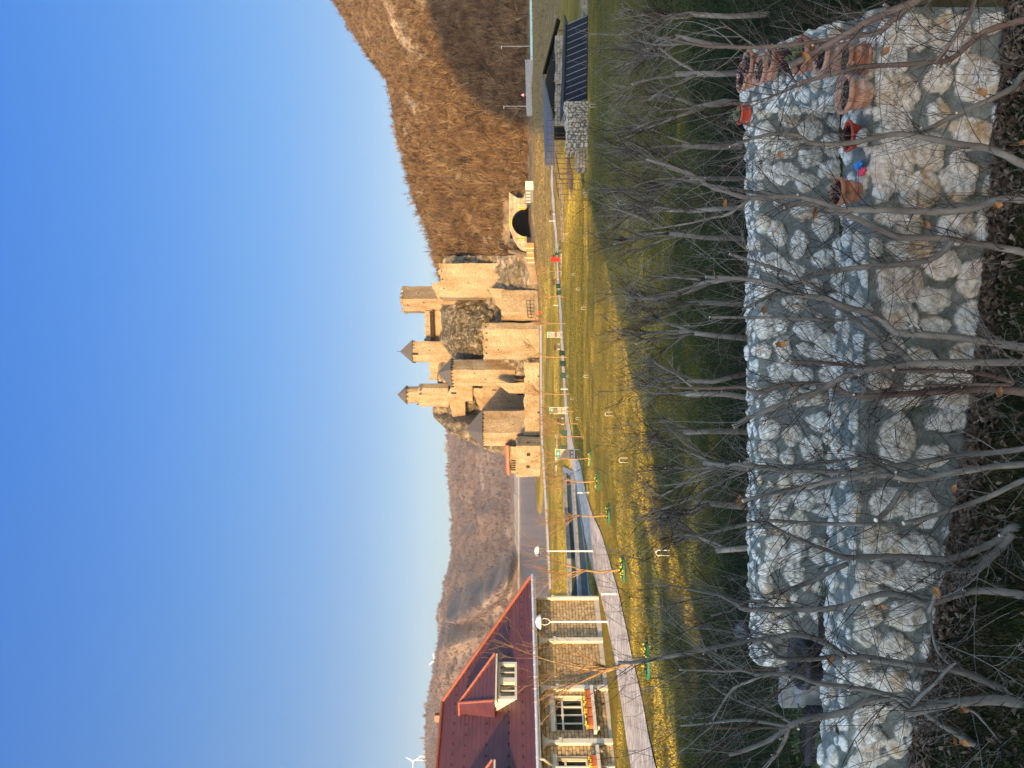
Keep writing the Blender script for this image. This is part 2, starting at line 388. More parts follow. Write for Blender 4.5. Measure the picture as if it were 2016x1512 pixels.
lg.obox(Vector((A_.x, A_.y, 0)), Vector((dv.x, dv.y, 0)), Vector((nv.x, nv.y, 0)), Vector((0, 0, 1)), 0, (B_-A_).length, -1.0, 1.0, 2.3, 2.62)
lg.build('ledge', M_CONC, bas)

# ================= hills =================
def hillgrid(Us, Vf, df, Vt, dt, nT, noise, pw=1.0, back=True):
    """slope from a foot line to a skyline, with a far side behind it"""
    Us = np.asarray(Us, float); t = np.linspace(0, 1, nT)[:, None]
    vf, dfv, vt, dtv = [np.interp(Us, q[0], q[1])[None, :] for q in (Vf, df, Vt, dt)]
    d = dfv+(dtv-dfv)*t
    zf = CZ-(vf-1008)/F*dfv; zt = CZ-(vt-1008)/F*dtv
    z = zf+(zt-zf)*t**pw
    # world x is kept on its column's sight plane at mid depth so that the skyline stands where it should
    x = (Us[None, :]-756)/F*d
    nx, nz_ = noise(x, d, z, t)
    y = d+nx; z = z+nz_
    if back:
        tb = np.linspace(.04, 1, 10)[:, None]; k = (zt-zf)
        xb = x[-1:]*(1+0*tb)+tb*x[-1:]*.1; yb = y[-1:]+tb*k*1.6+tb*20; zb = z[-1:]-tb*(k*.9)
        x = np.concatenate([x, xb]); y = np.concatenate([y, yb]); z = np.concatenate([z, zb])
    return x, y, z
# right hill
HVt = ([860, 925, 990, 1000, 1030, 1112, 1192, 1267, 1352, 1422, 1512, 1700, 2000, 2400], [905, 880, 862, 858, 848, 818, 797, 778, 763, 708, 652, 560, 470, 430])
HVf = ([860, 1000, 1512, 2400], [1052, 1046, 1046, 1046])
Hdf = ([860, 1000, 1512, 2400], [285, 268, 268, 240])
Hdt = ([860, 1000, 1250, 1512, 1800, 2400], [312, 318, 345, 385, 410, 420])
hU = np.linspace(880, 2350, 420)
def hn(x, d, z, t):
    e = sstep(0, .06, t)
    q = x*.55-z; n = fbm(x*.03, d*.035, z*.03, 41, 4)*9+fbm(x*.13, z*.2, d*.1, 43, 4)*2.6-np.abs(fbm(x*.05+z*.02, q*.02, 0, 48, 3))*9+np.abs(fbm((x*.9+z*.6)*.02, q*.085, 0, 55, 4))*3.5
    cl = np.abs(fbm(x*.05+z*.03, z*.09, 0, 47, 4))
    return e*n*(1-.5*sstep(.85, 1, t)), e*(fbm(x*.09, d*.09, 0, 44, 3)*1.6)*(1-.3*t)-e*0*cl
hx, hy, hz = hillgrid(hU, HVf, Hdf, HVt, Hdt, 170, hn, .95)
hq = hx*.55-hz*1.0; hp_ = hx*.9+hz*.6      # along / across the slope's ledges
hill_rock = sstep(.1, .3, fbm(hp_*.02, hq*.085, 0, 55, 6, .62)+.35*fbm(hx*.015, hz*.02, 0, 57, 3))*sstep(-.25, .15, fbm(hx*.12, hz*.16, 0, 59, 4))
hUU = 756+F*hx/hy
hVV = 1008-(hz-CZ)/hy*F
near_portal = sstep(240, 60, np.hypot(hUU-1070, (1008-(hz-CZ)/hy*F)-975)*1.0)
vsk = np.interp(hUU, *HVt); band_ = sstep(15, 45, hVV-vsk)*sstep(135, 85, hVV-vsk)*sstep(1230, 1300, hUU)
stre = fbm(hp_*.022, hq*.12, 0, 155, 6, .65)
hill_rock = np.maximum(hill_rock, sstep(.08, .24, stre-.02)*band_)*(1-sstep(1150, 1300, hUU)*sstep(815, 860, hVV))
hill_rock = np.clip(hill_rock+near_portal*.75*(fbm(hx*.1, hz*.1, 0, 58, 4)+.45), 0, 1)
M_HILL = mat('hill_scrub_ground', [(.05, .03, .014), (.1, .06, .027), (.15, .1, .048)], .35, .95, .8, 1.2, attr='rock', cols2=[(.12, .08, .045), (.23, .17, .105), (.33, .26, .17)], bdist=.8)
ho = mesh_np('hill', np.stack([hx, hy, hz], -1).reshape(-1, 3), grid_faces(*hx.shape, ~((hUU[:-1, :-1] > 1042) & (hUU[1:, 1:] < 1106) & (hVV[:-1, :-1] > 1005) & (hVV[:-1, :-1] < 1060))), M_HILL, smooth=True, attrs={'rock': hill_rock})
tag(ho, 'steep scrub covered hillside on the right with pale limestone outcrops', kind='structure')

# bare woodland covering that hill
def brush_mass(name, pts, size, nbl, m, wid=.05, spread=.55, label=None, seed=1, kind='stuff'):
    """many bare crowns in one mesh: each a fan of thin upright twigs"""
    g_ = np.random.default_rng(seed); n = len(pts)
    base = np.repeat(pts, nbl, 0); sz = np.repeat(size, nbl)
    k = len(base)
    az = g_.uniform(0, 2*np.pi, k); tilt = np.abs(g_.normal(0, spread, k)); ln = sz*g_.uniform(.45, 1.05, k)
    off = g_.uniform(0, .55, k)[:, None]*np.stack([np.sin(tilt*.5)*np.cos(az), np.sin(tilt*.5)*np.sin(az), np.cos(tilt*.5)], -1)*sz[:, None]
    dirv = np.stack([np.sin(tilt)*np.cos(az), np.sin(tilt)*np.sin(az), np.cos(tilt)], -1)
    a = base+off; b_ = a+dirv*(ln*(1-off[:, 2]/np.maximum(sz, .01)*.5))[:, None]
    side = np.cross(dirv, g_.normal(size=(k, 3))); side /= np.linalg.norm(side, axis=1)[:, None]+1e-9
    wv_ = (sz*wid*g_.uniform(.5, 1.2, k))[:, None]*side
    v = np.stack([a-wv_, a+wv_, b_], 1).reshape(-1, 3)
    f = np.arange(3*k).reshape(k, 3)
    tone = np.repeat(np.repeat(g_.uniform(0, 1, n), nbl), 3)
    o = mesh_np(name, v, f, m, attrs={'val': tone})
    return tag(o, label, kind=kind)
def valmat(name, cols, rough=.9, bumps=0, spec=.15, noise=None):
    m = bpy.data.materials.new(name); m.use_nodes = True; nt = m.node_tree; b = nt.nodes['Principled BSDF']
    b.inputs['Roughness'].default_value = rough; b.inputs['Specular IOR Level'].default_value = spec
    a = nt.nodes.new('ShaderNodeAttribute'); a.attribute_name = 'val'
    r = nt.nodes.new('ShaderNodeValToRGB'); e = r.color_ramp.elements
    while len(e) < len(cols): e.new(.5)
    for i, c in enumerate(cols): e[i].position = i/(len(cols)-1); e[i].color = (*c, 1)
    fac = a.outputs['Fac']
    if noise:
        n = nt.nodes.new('ShaderNodeTexNoise'); n.inputs['Scale'].default_value = noise; n.inputs['Detail'].default_value = 6
        tc = nt.nodes.new('ShaderNodeTexCoord'); nt.links.new(tc.outputs['Object'], n.inputs['Vector'])
        mt = nt.nodes.new('ShaderNodeMath'); mt.operation = 'MULTIPLY_ADD'; mt.inputs[1].default_value = 1.6; mt.inputs[2].default_value = -.8
        nt.links.new(n.outputs['Fac'], mt.inputs[0]); ad = nt.nodes.new('ShaderNodeMath'); ad.use_clamp = True
        nt.links.new(fac, ad.inputs[0]); nt.links.new(mt.outputs[0], ad.inputs[1]); fac = ad.outputs[0]
    nt.links.new(fac, r.inputs[0]); nt.links.new(r.outputs[0], b.inputs['Base Color'])
    return m
M_BRUSH = valmat('bare_wood_twigs', [(.026, .014, .007), (.066, .035, .015), (.115, .061, .025), (.15, .092, .04), (.18, .125, .062)])
hr = hill_rock[:170]
gi = rng.integers(2, 170, 46000); gj = rng.integers(0, 419, 46000); gj = (gj*.62).astype(int)
okm = rng.uniform(0, 1, 46000) > hr[gi, gj]*1.05
okm &= ~((hUU[gi, gj] < 1010) & (gi < 60))
okm &= ~((hUU[gi, gj] > 1030) & (hUU[gi, gj] < 1118) & (hVV[gi, gj] > 995))
gi, gj = gi[okm], gj[okm]
bp_ = np.stack([hx[gi, gj], hy[gi, gj], hz[gi, gj]], -1)+rng.normal(0, .5, (len(gi), 3))*[1, 1, 0]
bs_ = rng.uniform(.9, 2.3, len(gi))*np.where(rng.uniform(0, 1, len(gi)) < .07, 2.2, 1)*(.75+.6*sstep(75, 20, hz[gi, gj]))
brush_mass('woodland', bp_, bs_, 15, M_BRUSH, .03, .72, 'bare brown scrub and trees covering the right hillside', 5)

nw_ = 9000; wd_ = rng.uniform(104, 258, nw_); wu_ = rng.uniform(930, 1560, nw_); wx_ = (wu_-756)/F*wd_
wk_ = (fbm(wx_*.06, wd_*.05, 0, 131, 3)+rng.normal(0, .25, nw_) > -.1) & (1008+(CZ-gz(wx_, wd_))/wd_*F < 1079); wx_, wd_ = wx_[wk_], wd_[wk_]
M_WEED = valmat('dry_weed_stalks', [(.05, .032, .013), (.1, .062, .025), (.17, .11, .048), (.28, .2, .11)])
brush_mass('weeds', np.stack([wx_, wd_, gz(wx_, wd_)-.05], -1), rng.uniform(.2, .6, len(wx_)), 12, M_WEED, .05, .6, 'dry weeds on the rough slope between the walkway and the hill road', 15)
# far hills over the river
FVt = ([-700, -300, 0, 70, 110, 150, 187, 212, 232, 267, 302, 332, 382, 412, 452, 512, 572, 652, 760, 900, 1100], [800, 835, 845, 843, 845, 850, 858, 865, 875, 885, 893, 898, 903, 900, 897, 893, 887, 885, 884, 890, 900])
FVf = ([-700, 1100], [1023, 1023]); Fdf = ([-700, 0, 400, 1100], [900, 1000, 1080, 1200]); Fdt = ([-700, 0, 300, 600, 1100], [1700, 1900, 2100, 2200, 2300])
fU = np.linspace(-650, 1080, 520)
def fn(x, d, z, t):
    e = sstep(0, .05, t)*(1-.85*sstep(.8, 1, t))
    sp = np.abs(fbm(x*.0042+d*.0006, d*.0012, 0, 61, 4))
    rid = (.35-sp)*190
    spur = 150*np.exp(-((x+.29*d)/95)**2)*sstep(.02, .3, t)*(1-sstep(.55, .9, t))
    U_ = 756+F*x/d; V_ = 1008-(z-CZ)/d*F; bump = 0
    for (u0, v0, u1, v1, hh_, wd) in ((312, 942, 430, 1014, 120, 24), (180, 878, 296, 940, 130, 28), (420, 905, 520, 985, 30, 22), (545, 900, 640, 960, 40, 26)):
        lx, ly = u1-u0, v1-v0; ll = math.hypot(lx, ly); al = ((U_-u0)*lx+(V_-v0)*ly)/ll**2; sp_ = ((U_-u0)*ly-(V_-v0)*lx)/ll+5*fbm(al*5, U_*.02, 0, 66, 3)
        bump = bump-hh_*np.where(sp_ < 0, np.exp(-(sp_/wd)**2), np.exp(-(sp_/5.0)**2))*sstep(-.08, .15, al)*sstep(1.08, .85, al)
    return e*bump, e*(rid*.38+spur*.25+fbm(x*.02, d*.02, 0, 63, 4)*12)*sstep(0, .3, t)*(1-sstep(.6, .97, t))
fx, fy, fz = hillgrid(fU, FVf, Fdf, FVt, Fdt, 130, fn, .75)
frock = sstep(.22, .42, fbm(fx*.008, fz*.02, 0, 71, 4))*.25+sstep(.3, .5, fbm(fx*.003, fz*.008, fy*.003, 73, 3))*.2
fU2 = 756+F*fx/np.maximum(fy, 1); fV2 = 1008-(fz-CZ)/np.maximum(fy, 1)*F
wob = 9*fbm(fU2*.06, fV2*.06, 0, 77, 4)
for (ru, rv, ra, rb) in ((324, 955, 13, 9), (298, 985, 16, 13), (345, 1003, 22, 5), (566, 950, 26, 2.5), (470, 1000, 14, 6)):
    frock = np.maximum(frock, .7*sstep(1.25, .75, np.hypot((fU2-ru+wob)/ra, (fV2-rv+wob*.6)/rb)+.5*fbm(fU2*.15, fV2*.15, 0, 78, 3)))
M_FAR = mat('far_hill_forest', [(.055, .034, .026), (.09, .058, .04), (.14, .092, .06)], .02, .95, .6, .06, attr='rock', cols2=[(.1, .074, .05), (.19, .14, .095), (.28, .2, .13)], bdist=6)
fo = mesh_np('far_hill', np.stack([fx, fy, fz], -1).reshape(-1, 3), grid_faces(*fx.shape), M_FAR, smooth=True, attrs={'rock': frock})
tag(fo, 'hazy brown forested hills across the river', kind='structure')
fi_, fj_ = rng.integers(3, 129, 26000), rng.integers(120, 519, 26000); fk_ = rng.uniform(0, 1, 26000) > frock[fi_, fj_]; fi_, fj_ = fi_[fk_], fj_[fk_]
M_FARBRUSH = valmat('far_bare_woods', [(.036, .022, .019), (.066, .04, .03), (.095, .058, .041), (.125, .08, .056)])
brush_mass('woodland', np.stack([fx[fi_, fj_], fy[fi_, fj_]+rng.normal(0, 5, len(fi_)), fz[fi_, fj_]-1], -1), rng.uniform(4, 9, len(fi_)), 9, M_FARBRUSH, .07, .8, 'hazy bare woods covering the hills across the river', 25)
tj = rng.integers(130, 470, 1800)
tp = np.stack([fx[129, tj], fy[129, tj], fz[129, tj]], -1)+rng.normal(0, 1, (1800, 3))*[4, 8, 0]
brush_mass('treeline', tp, rng.uniform(4, 11, 1800)*np.where(rng.uniform(0, 1, 1800) < .1, 1.8, 1), 16, M_BRUSH, .06, .45, 'distant bare trees along the far skyline', 8)
# pale shore strip below the far hills
ss = MB()
su = np.linspace(330, 900, 40)
for i in range(39):
    a, c = P(su[i], 1022.6, 1070), P(su[i+1], 1022.6, 1070)
    h1 = 4+3*rnd.random()
    h1 *= .55; ss.hexa([Vector((a.x, 1066, -.5)), Vector((c.x, 1066, -.5)), Vector((c.x, 1110, -.5)), Vector((a.x, 1110, -.5)), Vector((a.x, 1069, h1*.5)), Vector((c.x, 1069, h1*.5)), Vector((c.x, 1110, h1+4)), Vector((a.x, 1110, h1+4))])
tag(ss.build('shore', mat('shore_rock', [(.14, .11, .08), (.26, .21, .15)], .1)), 'pale rocky shore at the foot of the far hills', kind='structure')

# unseen hill behind the viewer, crest shaped to shade the garden and hillside foot
def sil(p, yc): 
    k = p.y-yc; return p.x-k*math.tan(SUN_A), p.z+k/math.cos(SUN_A)*math.tan(SUN_E)
term = [(1062, 312, 200), (1037, 280, 262), (1012, 263, 268), (982, 236, 278), (938, 211, 292), (908, 169, 302), (888, 112, 312), (876, 69, 318), (861, 0, 330), (846, -90, 345), (800, -500, 360)]
YC = -520
crest = sorted(sil(T(*q), YC) for q in term[2:])
KX, KZ = (YC+250)*math.tan(SUN_A), -(YC+250)/math.cos(SUN_A)*math.tan(SUN_E)
edge = [(-95.5, 4), (-94.2, 45), (-93.4, 71), (-91.4, 76), (-90.2, 82), (-89.8, 120), (-89.5, 138)]
edge = [(x+KX, z+KZ*(z > 5)) for x, z in edge]
crest = [c for c in crest if c[0] > edge[-1][0]+.5]
cx_ = [e[0] for e in edge]+[c[0] for c in crest]+[crest[-1][0]+300, 900]
cz_ = [e[1] for e in edge]+[c[1] for c in crest]+[crest[-1][1]+30, 290]
xs = np.concatenate([np.linspace(cx_[0]-6, crest[0][0], 90), np.linspace(crest[0][0], crest[-1][0]+30, 160)[1:], np.linspace(crest[-1][0]+40, 890, 40)])
zc = np.interp(xs, cx_, cz_)+fbm(xs*.15, 0, 0, 81, 3)*.8
prof = np.array([[.9, 0], [.72, .1], [.45, .45], [.18, .8], [0, 1], [-.3, .85], [-1, .4], [-1.8, 0]])
px_ = np.repeat(xs[None], 8, 0); py_ = YC+prof[:, :1]*np.minimum(zc, 300)[None]; px_ = px_+(py_-YC)*math.tan(SUN_A); pz_ = 4+prof[:, 1:]*(zc-4)[None]
tag(mesh_np('hill', np.stack([px_, py_, pz_], -1).reshape(-1, 3), grid_faces(8, len(xs)), M_HILL, smooth=True, attrs={'rock': px_*0}), 'unseen hill behind the viewer, shaped to cast the evening shade', kind='structure')
# unseen houses added behind the viewer, outlined to cut the light on the lawn
M_PLASTER = mat('cream_plaster', [(.62, .56, .45), (.7, .64, .52)], 3, .9, .1)
M_ROOFRED = mat('red_roof_tiles', [(.16, .05, .035), (.24, .08, .05)], 5, .6, .4, 20)
def slab(pts, y0, y1):
    """upright outline (x, z) given real depth along the sun's direction of travel"""
    k = y0-y1; dx = -k*math.tan(SUN_A); dz = k/math.cos(SUN_A)*math.tan(SUN_E)
    m = MB(); n = len(pts)
    v = [(x, y0, z) for x, z in pts]+[(x+dx, y1, z+dz*.6) for x, z in pts]
    m.add(v, [(i, (i+1) % n, n+(i+1) % n, n+i) for i in range(n)]+[tuple(range(n-1, -1, -1)), tuple(range(n, 2*n))])
    return m
gh = thing('shade_house', 'unseen tall cream house added behind the viewer, steep roof shaped to cast shade', 'house', (0, -18, 6.4))
slab([(-14.55, 6), (-7.6, 6), (-7.6, 16.2), (-13.7, 16.2), (-14.4, 14.6)], -12, -22).build('wall', M_PLASTER, gh)
slab([(-13.75, 16.25), (-7.4, 16.25), (-7.4, 21), (-8.6, 24), (-9.4, 24), (-9.6, 20.9), (-10.6, 19.4), (-12.1, 17.7), (-13.0, 16.7)], -12, -22).build('roof', M_ROOFRED, gh)
nb_ = thing('shade_annex', 'unseen narrow house added behind the viewer, slanted roof shaped to cast shade', 'house', (-17, -16, 6.4))
slab([(-18.5, 6), (-14.75, 6), (-14.75, 12.7), (-18.5, 12.7)], -12.2, -18).build('wall', M_PLASTER, nb_)
slab([(-18.55, 12.75), (-14.4, 12.85), (-15.0, 13.55), (-15.9, 14.1), (-16.6, 14.6), (-17.3, 15.3), (-18.3, 16.3), (-19.3, 16.2), (-20.1, 15.7), (-19.7, 15.2), (-18.9, 14.6), (-18.6, 14.1)], -12.2, -18).build('roof', M_ROOFRED, nb_)
# ================= fortress =================
STONE = [(.36, .27, .16), (.5, .395, .25), (.6, .49, .33)]
M_CW = brickmat('fortress_masonry', (.32, .247, .15), (.37, .287, .18), (.235, .177, .106), .9, .38, .04, .5, noise_amt=.4, stain=(.66, .56, .44))
M_CW2 = brickmat('fortress_masonry_brown', (.31, .228, .135), (.355, .265, .162), (.23, .166, .096), .85, .36, .04, .5, noise_amt=.4, stain=(.66, .56, .44))
M_CROOF = mat('tower_roof_shingle', [(.05, .042, .036), (.085, .07, .058)], 2.5, .8, .4)
M_DARK = mat('dark_opening', [(.012, .011, .01)])
M_WOOD = mat('dark_timber', [(.06, .035, .02), (.1, .06, .035)], 6)
M_CLIFF = mat('castle_rock', [(.07, .052, .028), (.16, .12, .07), (.3, .235, .155)], .5, .95, 1.0, 1.4, attr='rock', cols2=[(.032, .024, .01), (.07, .053, .024), (.2, .155, .098)], bdist=.9, sharp=(.38, .64))
# rock the fortress stands on
CVt = ([570, 600, 612, 625, 640, 655, 665, 680, 690, 700, 712, 740, 770, 800, 840, 870, 900, 935, 965, 1000, 1040], [1060, 1045, 1003, 962, 930, 892, 879, 864, 854, 850, 852, 862, 860, 866, 866, 866, 866, 868, 868, 872, 900])
CVf = ([570, 1040], [1066, 1060])
cU = np.linspace(572, 1008, 250)
def cn(x, d, z, t):
    e = sstep(0, .08, t)*(1-.6*sstep(.9, 1, t))
    n = fbm(x*.09, z*.09, d*.05, 91, 5)*4.2+np.abs(fbm(x*.16+z*.05, z*.2-x*.06, 0, 94, 5))*4.5-1.2+fbm(x*.6, z*.6, 0, 92, 4)*1.1
    return e*n, e*fbm(x*.3, d*.2, 0, 93, 3)*.6
cx2, cy2, cz2 = hillgrid(cU, CVf, ([570, 680, 697, 757, 772, 1040], [259, 260, 289, 289, 262, 259]), CVt, ([570, 640, 700, 1040], [266, 280, 300, 302]), 120, cn, 1.0)
cUU = 756+F*cx2/cy2; cVV = 1008-(cz2-CZ)/cy2*F
dk = .5*sstep(.0, .25, fbm(cx2*.13, cz2*.1, 0, 95, 4))
ck = mesh_np('cliff', np.stack([cx2, cy2, cz2], -1).reshape(-1, 3), grid_faces(*cx2.shape), M_CLIFF, smooth=True, attrs={'rock': dk})
tag(ck, 'pale limestone crag carrying the fortress', kind='structure')
# dark bulging rock between the towers
def rockmass(outl, d0, bulge, name, label, rk=1.0, seed=5):
    us = [p[0] for p in outl]; u0, u1 = min(us), max(us); vs_ = [p[1] for p in outl]; v0, v1 = min(vs_), max(vs_)
    cu, cv = (u0+u1)/2, (v0+v1)/2
    n = len(outl); K = 150; M = 44; pts = np.array(outl+outl[:1], float)
    s = np.concatenate([[0], np.cumsum(np.hypot(*np.diff(pts, axis=0).T))]); tt = np.linspace(0, s[-1], K+1)[:-1]
    ou, ov = np.interp(tt, s, pts[:, 0]), np.interp(tt, s, pts[:, 1])
    r = np.linspace(0, 1, M)[:, None]
    Ug = cu+(ou-cu)[None]*r; Vg = cv+(ov-cv)[None]*r
    d = d0-bulge*np.sqrt(np.clip(1-r**2.4, 0, 1))+(-(Vg-cv))*.10
    x = (Ug-756)/F*d; z = CZ-(Vg-1008)/F*d
    nn = fbm(x*.22, z*.14, 0, seed, 5)*3.4+np.abs(fbm(x*.25+z*.1, z*.22, 0, seed+2, 5))*3.2+fbm(x*.8, z*.5, 0, seed+1, 4)*1.2
    y = d+nn*np.sqrt(np.clip(1-r**4, 0, 1))+0*Ug
    v = np.stack([x, y, z], -1).reshape(-1, 3)
    f = [(i*K+j, i*K+(j+1) % K, (i+1)*K+(j+1) % K, (i+1)*K+j) for i in range(M-1) for j in range(K)]
    dk_ = np.clip(rk-.9*sstep(.18, .4, fbm(x*.5, z*.3, 0, seed+3, 4)), 0, 1)
    o = mesh_np(name, v, np.array(f), M_CLIFF, smooth=True, attrs={'rock': dk_})
    return tag(o, label, kind='structure')
rockmass([(927, 899), (918, 880), (905, 869), (880, 868), (862, 872), (848, 864), (838, 866), (822, 880), (808, 890), (803, 915), (806, 950), (815, 958), (862, 985), (880, 988), (905, 984), (920, 965), (925, 935)], 289, 12, 'rock', 'big dark brown rock bulging between the towers of the fortress', 1.0, 105)

def uface(fp, U):
    """depth of the front of a footprint [(U, d), ...] at column U"""
    xs_ = sorted(fp); return float(np.interp(U, [q[0] for q in xs_], [q[1] for q in xs_]))
def wpt(U, V, d, dref): return Vector(((U-756)/F*d, d, CZ-(V-1008)/F*dref))
def tower(name, label, front, back, Vt, Vb, wins=(), roof=None, merl=None, m=None, cat='tower', slope_top=None, taper=1.0, crenel=None, parent=None):
    """front = [(U, depth)...] from left to right; back = depth of the rear; V values at the nearest front depth"""
    m = m or M_CW
    dref = min(q[1] for q in front); fp = [((U-756)/F*d, d) for U, d in front]
    bp_ = [((front[-1][0]-756)/F*front[-1][1], back), ((front[0][0]-756)/F*front[0][1], back)]
    foot = fp+bp_
    z0 = CZ-(Vb-1008)/F*dref; z0 = min(z0, -1.0) if Vb >= 1035 else z0; z1 = CZ-(Vt-1008)/F*dref
    cx = sum(p[0] for p in foot)/len(foot); cy = sum(p[1] for p in foot)/len(foot)
    t = parent or thing(name, label, cat, (cx, dref, z0))
    mb = MB(); n = len(foot); sd_ = int(abs(cx*7+dref*13+z1*3)) % 997
    hgt = z1-z0; nv = max(3, int(hgt/1.1)); ruin_ = 0 if roof else .45
    for i in range(n):
        a, c = foot[i], foot[(i+1) % n]; ln = math.hypot(c[0]-a[0], c[1]-a[1]); nu = max(2, int(ln/.9))
        uu, kk = np.meshgrid(np.linspace(0, 1, nu+1), np.linspace(0, 1, nv+1))
        tp = 1+(taper-1)*kk; X = cx+(a[0]+(c[0]-a[0])*uu-cx)*tp; Y = cy+(a[1]+(c[1]-a[1])*uu-cy)*tp
        zt_ = hgt+((slope_top[i]*(1-uu)+slope_top[(i+1) % n]*uu) if slope_top else 0)
        Z = z0+zt_*kk
        jx = .3*fbm(X*.3, Y*.3, Z*.3, sd_, 4); jy = .3*fbm(X*.3+9, Y*.3, Z*.3, sd_+3, 4)
        Z = Z+kk**6*ruin_*(fbm(X*.7, Y*.7, 0, sd_+5, 3)*1.6-.1)
        q = np.stack([X+jx, Y+jy, Z], -1).reshape(-1, 3)
        mb.add([tuple(p) for p in q], [tuple(f) for f in grid_faces(nv+1, nu+1)])
    mb.poly([(cx+(p[0]-cx)*taper, cy+(p[1]-cy)*taper, z1-.35+(slope_top[i] if slope_top else 0)) for i, p in enumerate(foot)])
    mb.build('wall', m, t, False)
    if crenel:   # merlons standing on the front and side edges
        cw, ch = crenel
        segs = [(foot[i], foot[i+1]) for i in range(len(front)-1)]+[(foot[len(front)-1], foot[len(front)]), (foot[-1], foot[0])]
        for a, c in segs:
            a, c = Vector((*a, 0)), Vector((*c, 0)); L_ = (c-a).length; k = max(1, int(L_/(cw*1.9))); e = (c-a).normalized(); nn = Vector((e.y, -e.x, 0))
            for q in range(k+1):
                s_ = min(q*L_/max(1, k), L_-cw)
                MB().obox(Vector((a.x, a.y, z1-.3)), e, nn, Vector((0, 0, 1)), s_, s_+cw*(.8+.3*rnd.random()), -.5, .03, 0, .3+ch*(.6+.6*rnd.random())).build('merlon', m, t)
    if roof:     # (apex U, apex V, overhang)
        au, av, oh = roof; k = 1+oh
        ring = [(cx+(px-cx)*k, cy+(py-cy)*k) for px, py in foot]
        ap = Vector((cx if au is None else (au-756)/F*cy, cy, CZ-(av-1008)/F*cy))
        rm = MB(); rm.cone(ring, z1+.02, ap); rm.prism(ring, z1-.25, z1+.015)
        rm.build('roof', M_CROOF, t)
        MB().tube([ap-Vector((0, 0, .3)), ap+Vector((0, 0, 1.2))], .09, 5).build('finial', M_DARK, t)
    for (u, v, wu, hv) in wins:
        d = uface(front, u)-.12
        p = wpt(u, v, d, dref); ww, hh = wu/F*d, hv/F*d
        # true direction of the face at this column
        e = Vector((1, 0, 0))
        for i in range(len(front)-1):
            if front[i][0] <= u <= front[i+1][0]:
                a, c = fp[i], fp[i+1]; e = Vector((c[0]-a[0], c[1]-a[1], 0)).normalized()
        nn = Vector((e.y, -e.x, 0))
        wm_ = MB(); wm_.obox(p, e, nn, Vector((0, 0, 1)), -ww/2, ww/2, -.35, .07, -hh/2, hh/2)
        wm_.build('window', M_DARK, t)
    return t
FG = 'towers of the fortress'
# A: tall bare tower at the top right
tower('fortress_tower', 'tallest bare stone tower of the fortress, uneven roofless top', [(899, 302), (924, 296), (949, 303)], 312, 790, 884, [(916, 833, 2, 4), (935, 822, 2, 4), (911, 801, 1.6, 4)], crenel=(1.4, .7), m=M_CW2, taper=.97)
# B: big square block on the right
tower('fortress_keep', 'broad flat-fronted stone keep on the right of the fortress', [(926, 276), (994, 276)], 292, 866, 1006, [(944, 874, 1.6, 3), (962, 871, 1.6, 3), (978, 869, 1.6, 3), (955, 922, 1.5, 3)], cat='keep', crenel=(1.7, .5), taper=.98)
# buttress between A and B
tower('buttress_wall', 'sloping buttress wall joining the tall bare tower and the broad keep', [(913, 287), (955, 287)], 300, 866, 905, cat='wall', slope_top=[0, 3.5, 3.5, 0], m=M_CW2)
# C: curtain wall with walkway
t = tower('curtain_wall', 'long upper curtain wall with a timber walkway between roofed tower and tall tower', [(838, 301), (900, 301)], 303, 838, 905, [(848, 842, 1.3, 3), (858, 842, 1.3, 3), (869, 842, 1.3, 3), (880, 842, 1.3, 3), (890, 842, 1.3, 3)], cat='wall', crenel=(1.5, .5))
wk = MB(); a, c = P(842, 848, 299.2), P(899, 846, 299.2); e = (c-a).normalized()
wk.obox(Vector((a.x, a.y, a.z)), e, Vector((0, 1, 0)), Vector((0, 0, 1)), 0, (c-a).length, -.5, 1.8, -.18, .05)
for q in range(18): wk.obox(a, e, Vector((0, 1, 0)), Vector((0, 0, 1)), q*(c-a).length/17-.1, q*(c-a).length/17+.1, -.4, 1.8, -1.4, .0)
wk.build('walkway', M_WOOD, t)
# D: roofed square tower
tower('fortress_tower', 'roofed square tower in the middle of the skyline with a tall dark opening', [(800, 294), (812, 291.5), (840, 293)], 302, 810, 908, [(815, 817, 4, 12), (827, 813, 2, 6), (833, 812, 1.5, 5), (822, 845, 1.4, 3)], roof=(820, 788, .08), group=None) if False else tower('fortress_tower', 'roofed square tower in the middle of the skyline with a tall dark opening', [(800, 294), (812, 291.5), (840, 293)], 302, 810, 908, [(815.5, 817, 4, 12), (827, 814, 1.6, 7), (833, 814, 1.2, 5), (822, 845, 1.4, 3)], roof=(820, 787, .1))
# E: wall to the left of D
tower('curtain_wall', 'plain upper curtain wall left of the roofed skyline tower', [(764, 300), (801, 300)], 302, 847, 905, cat='wall', crenel=(1.5, .4))
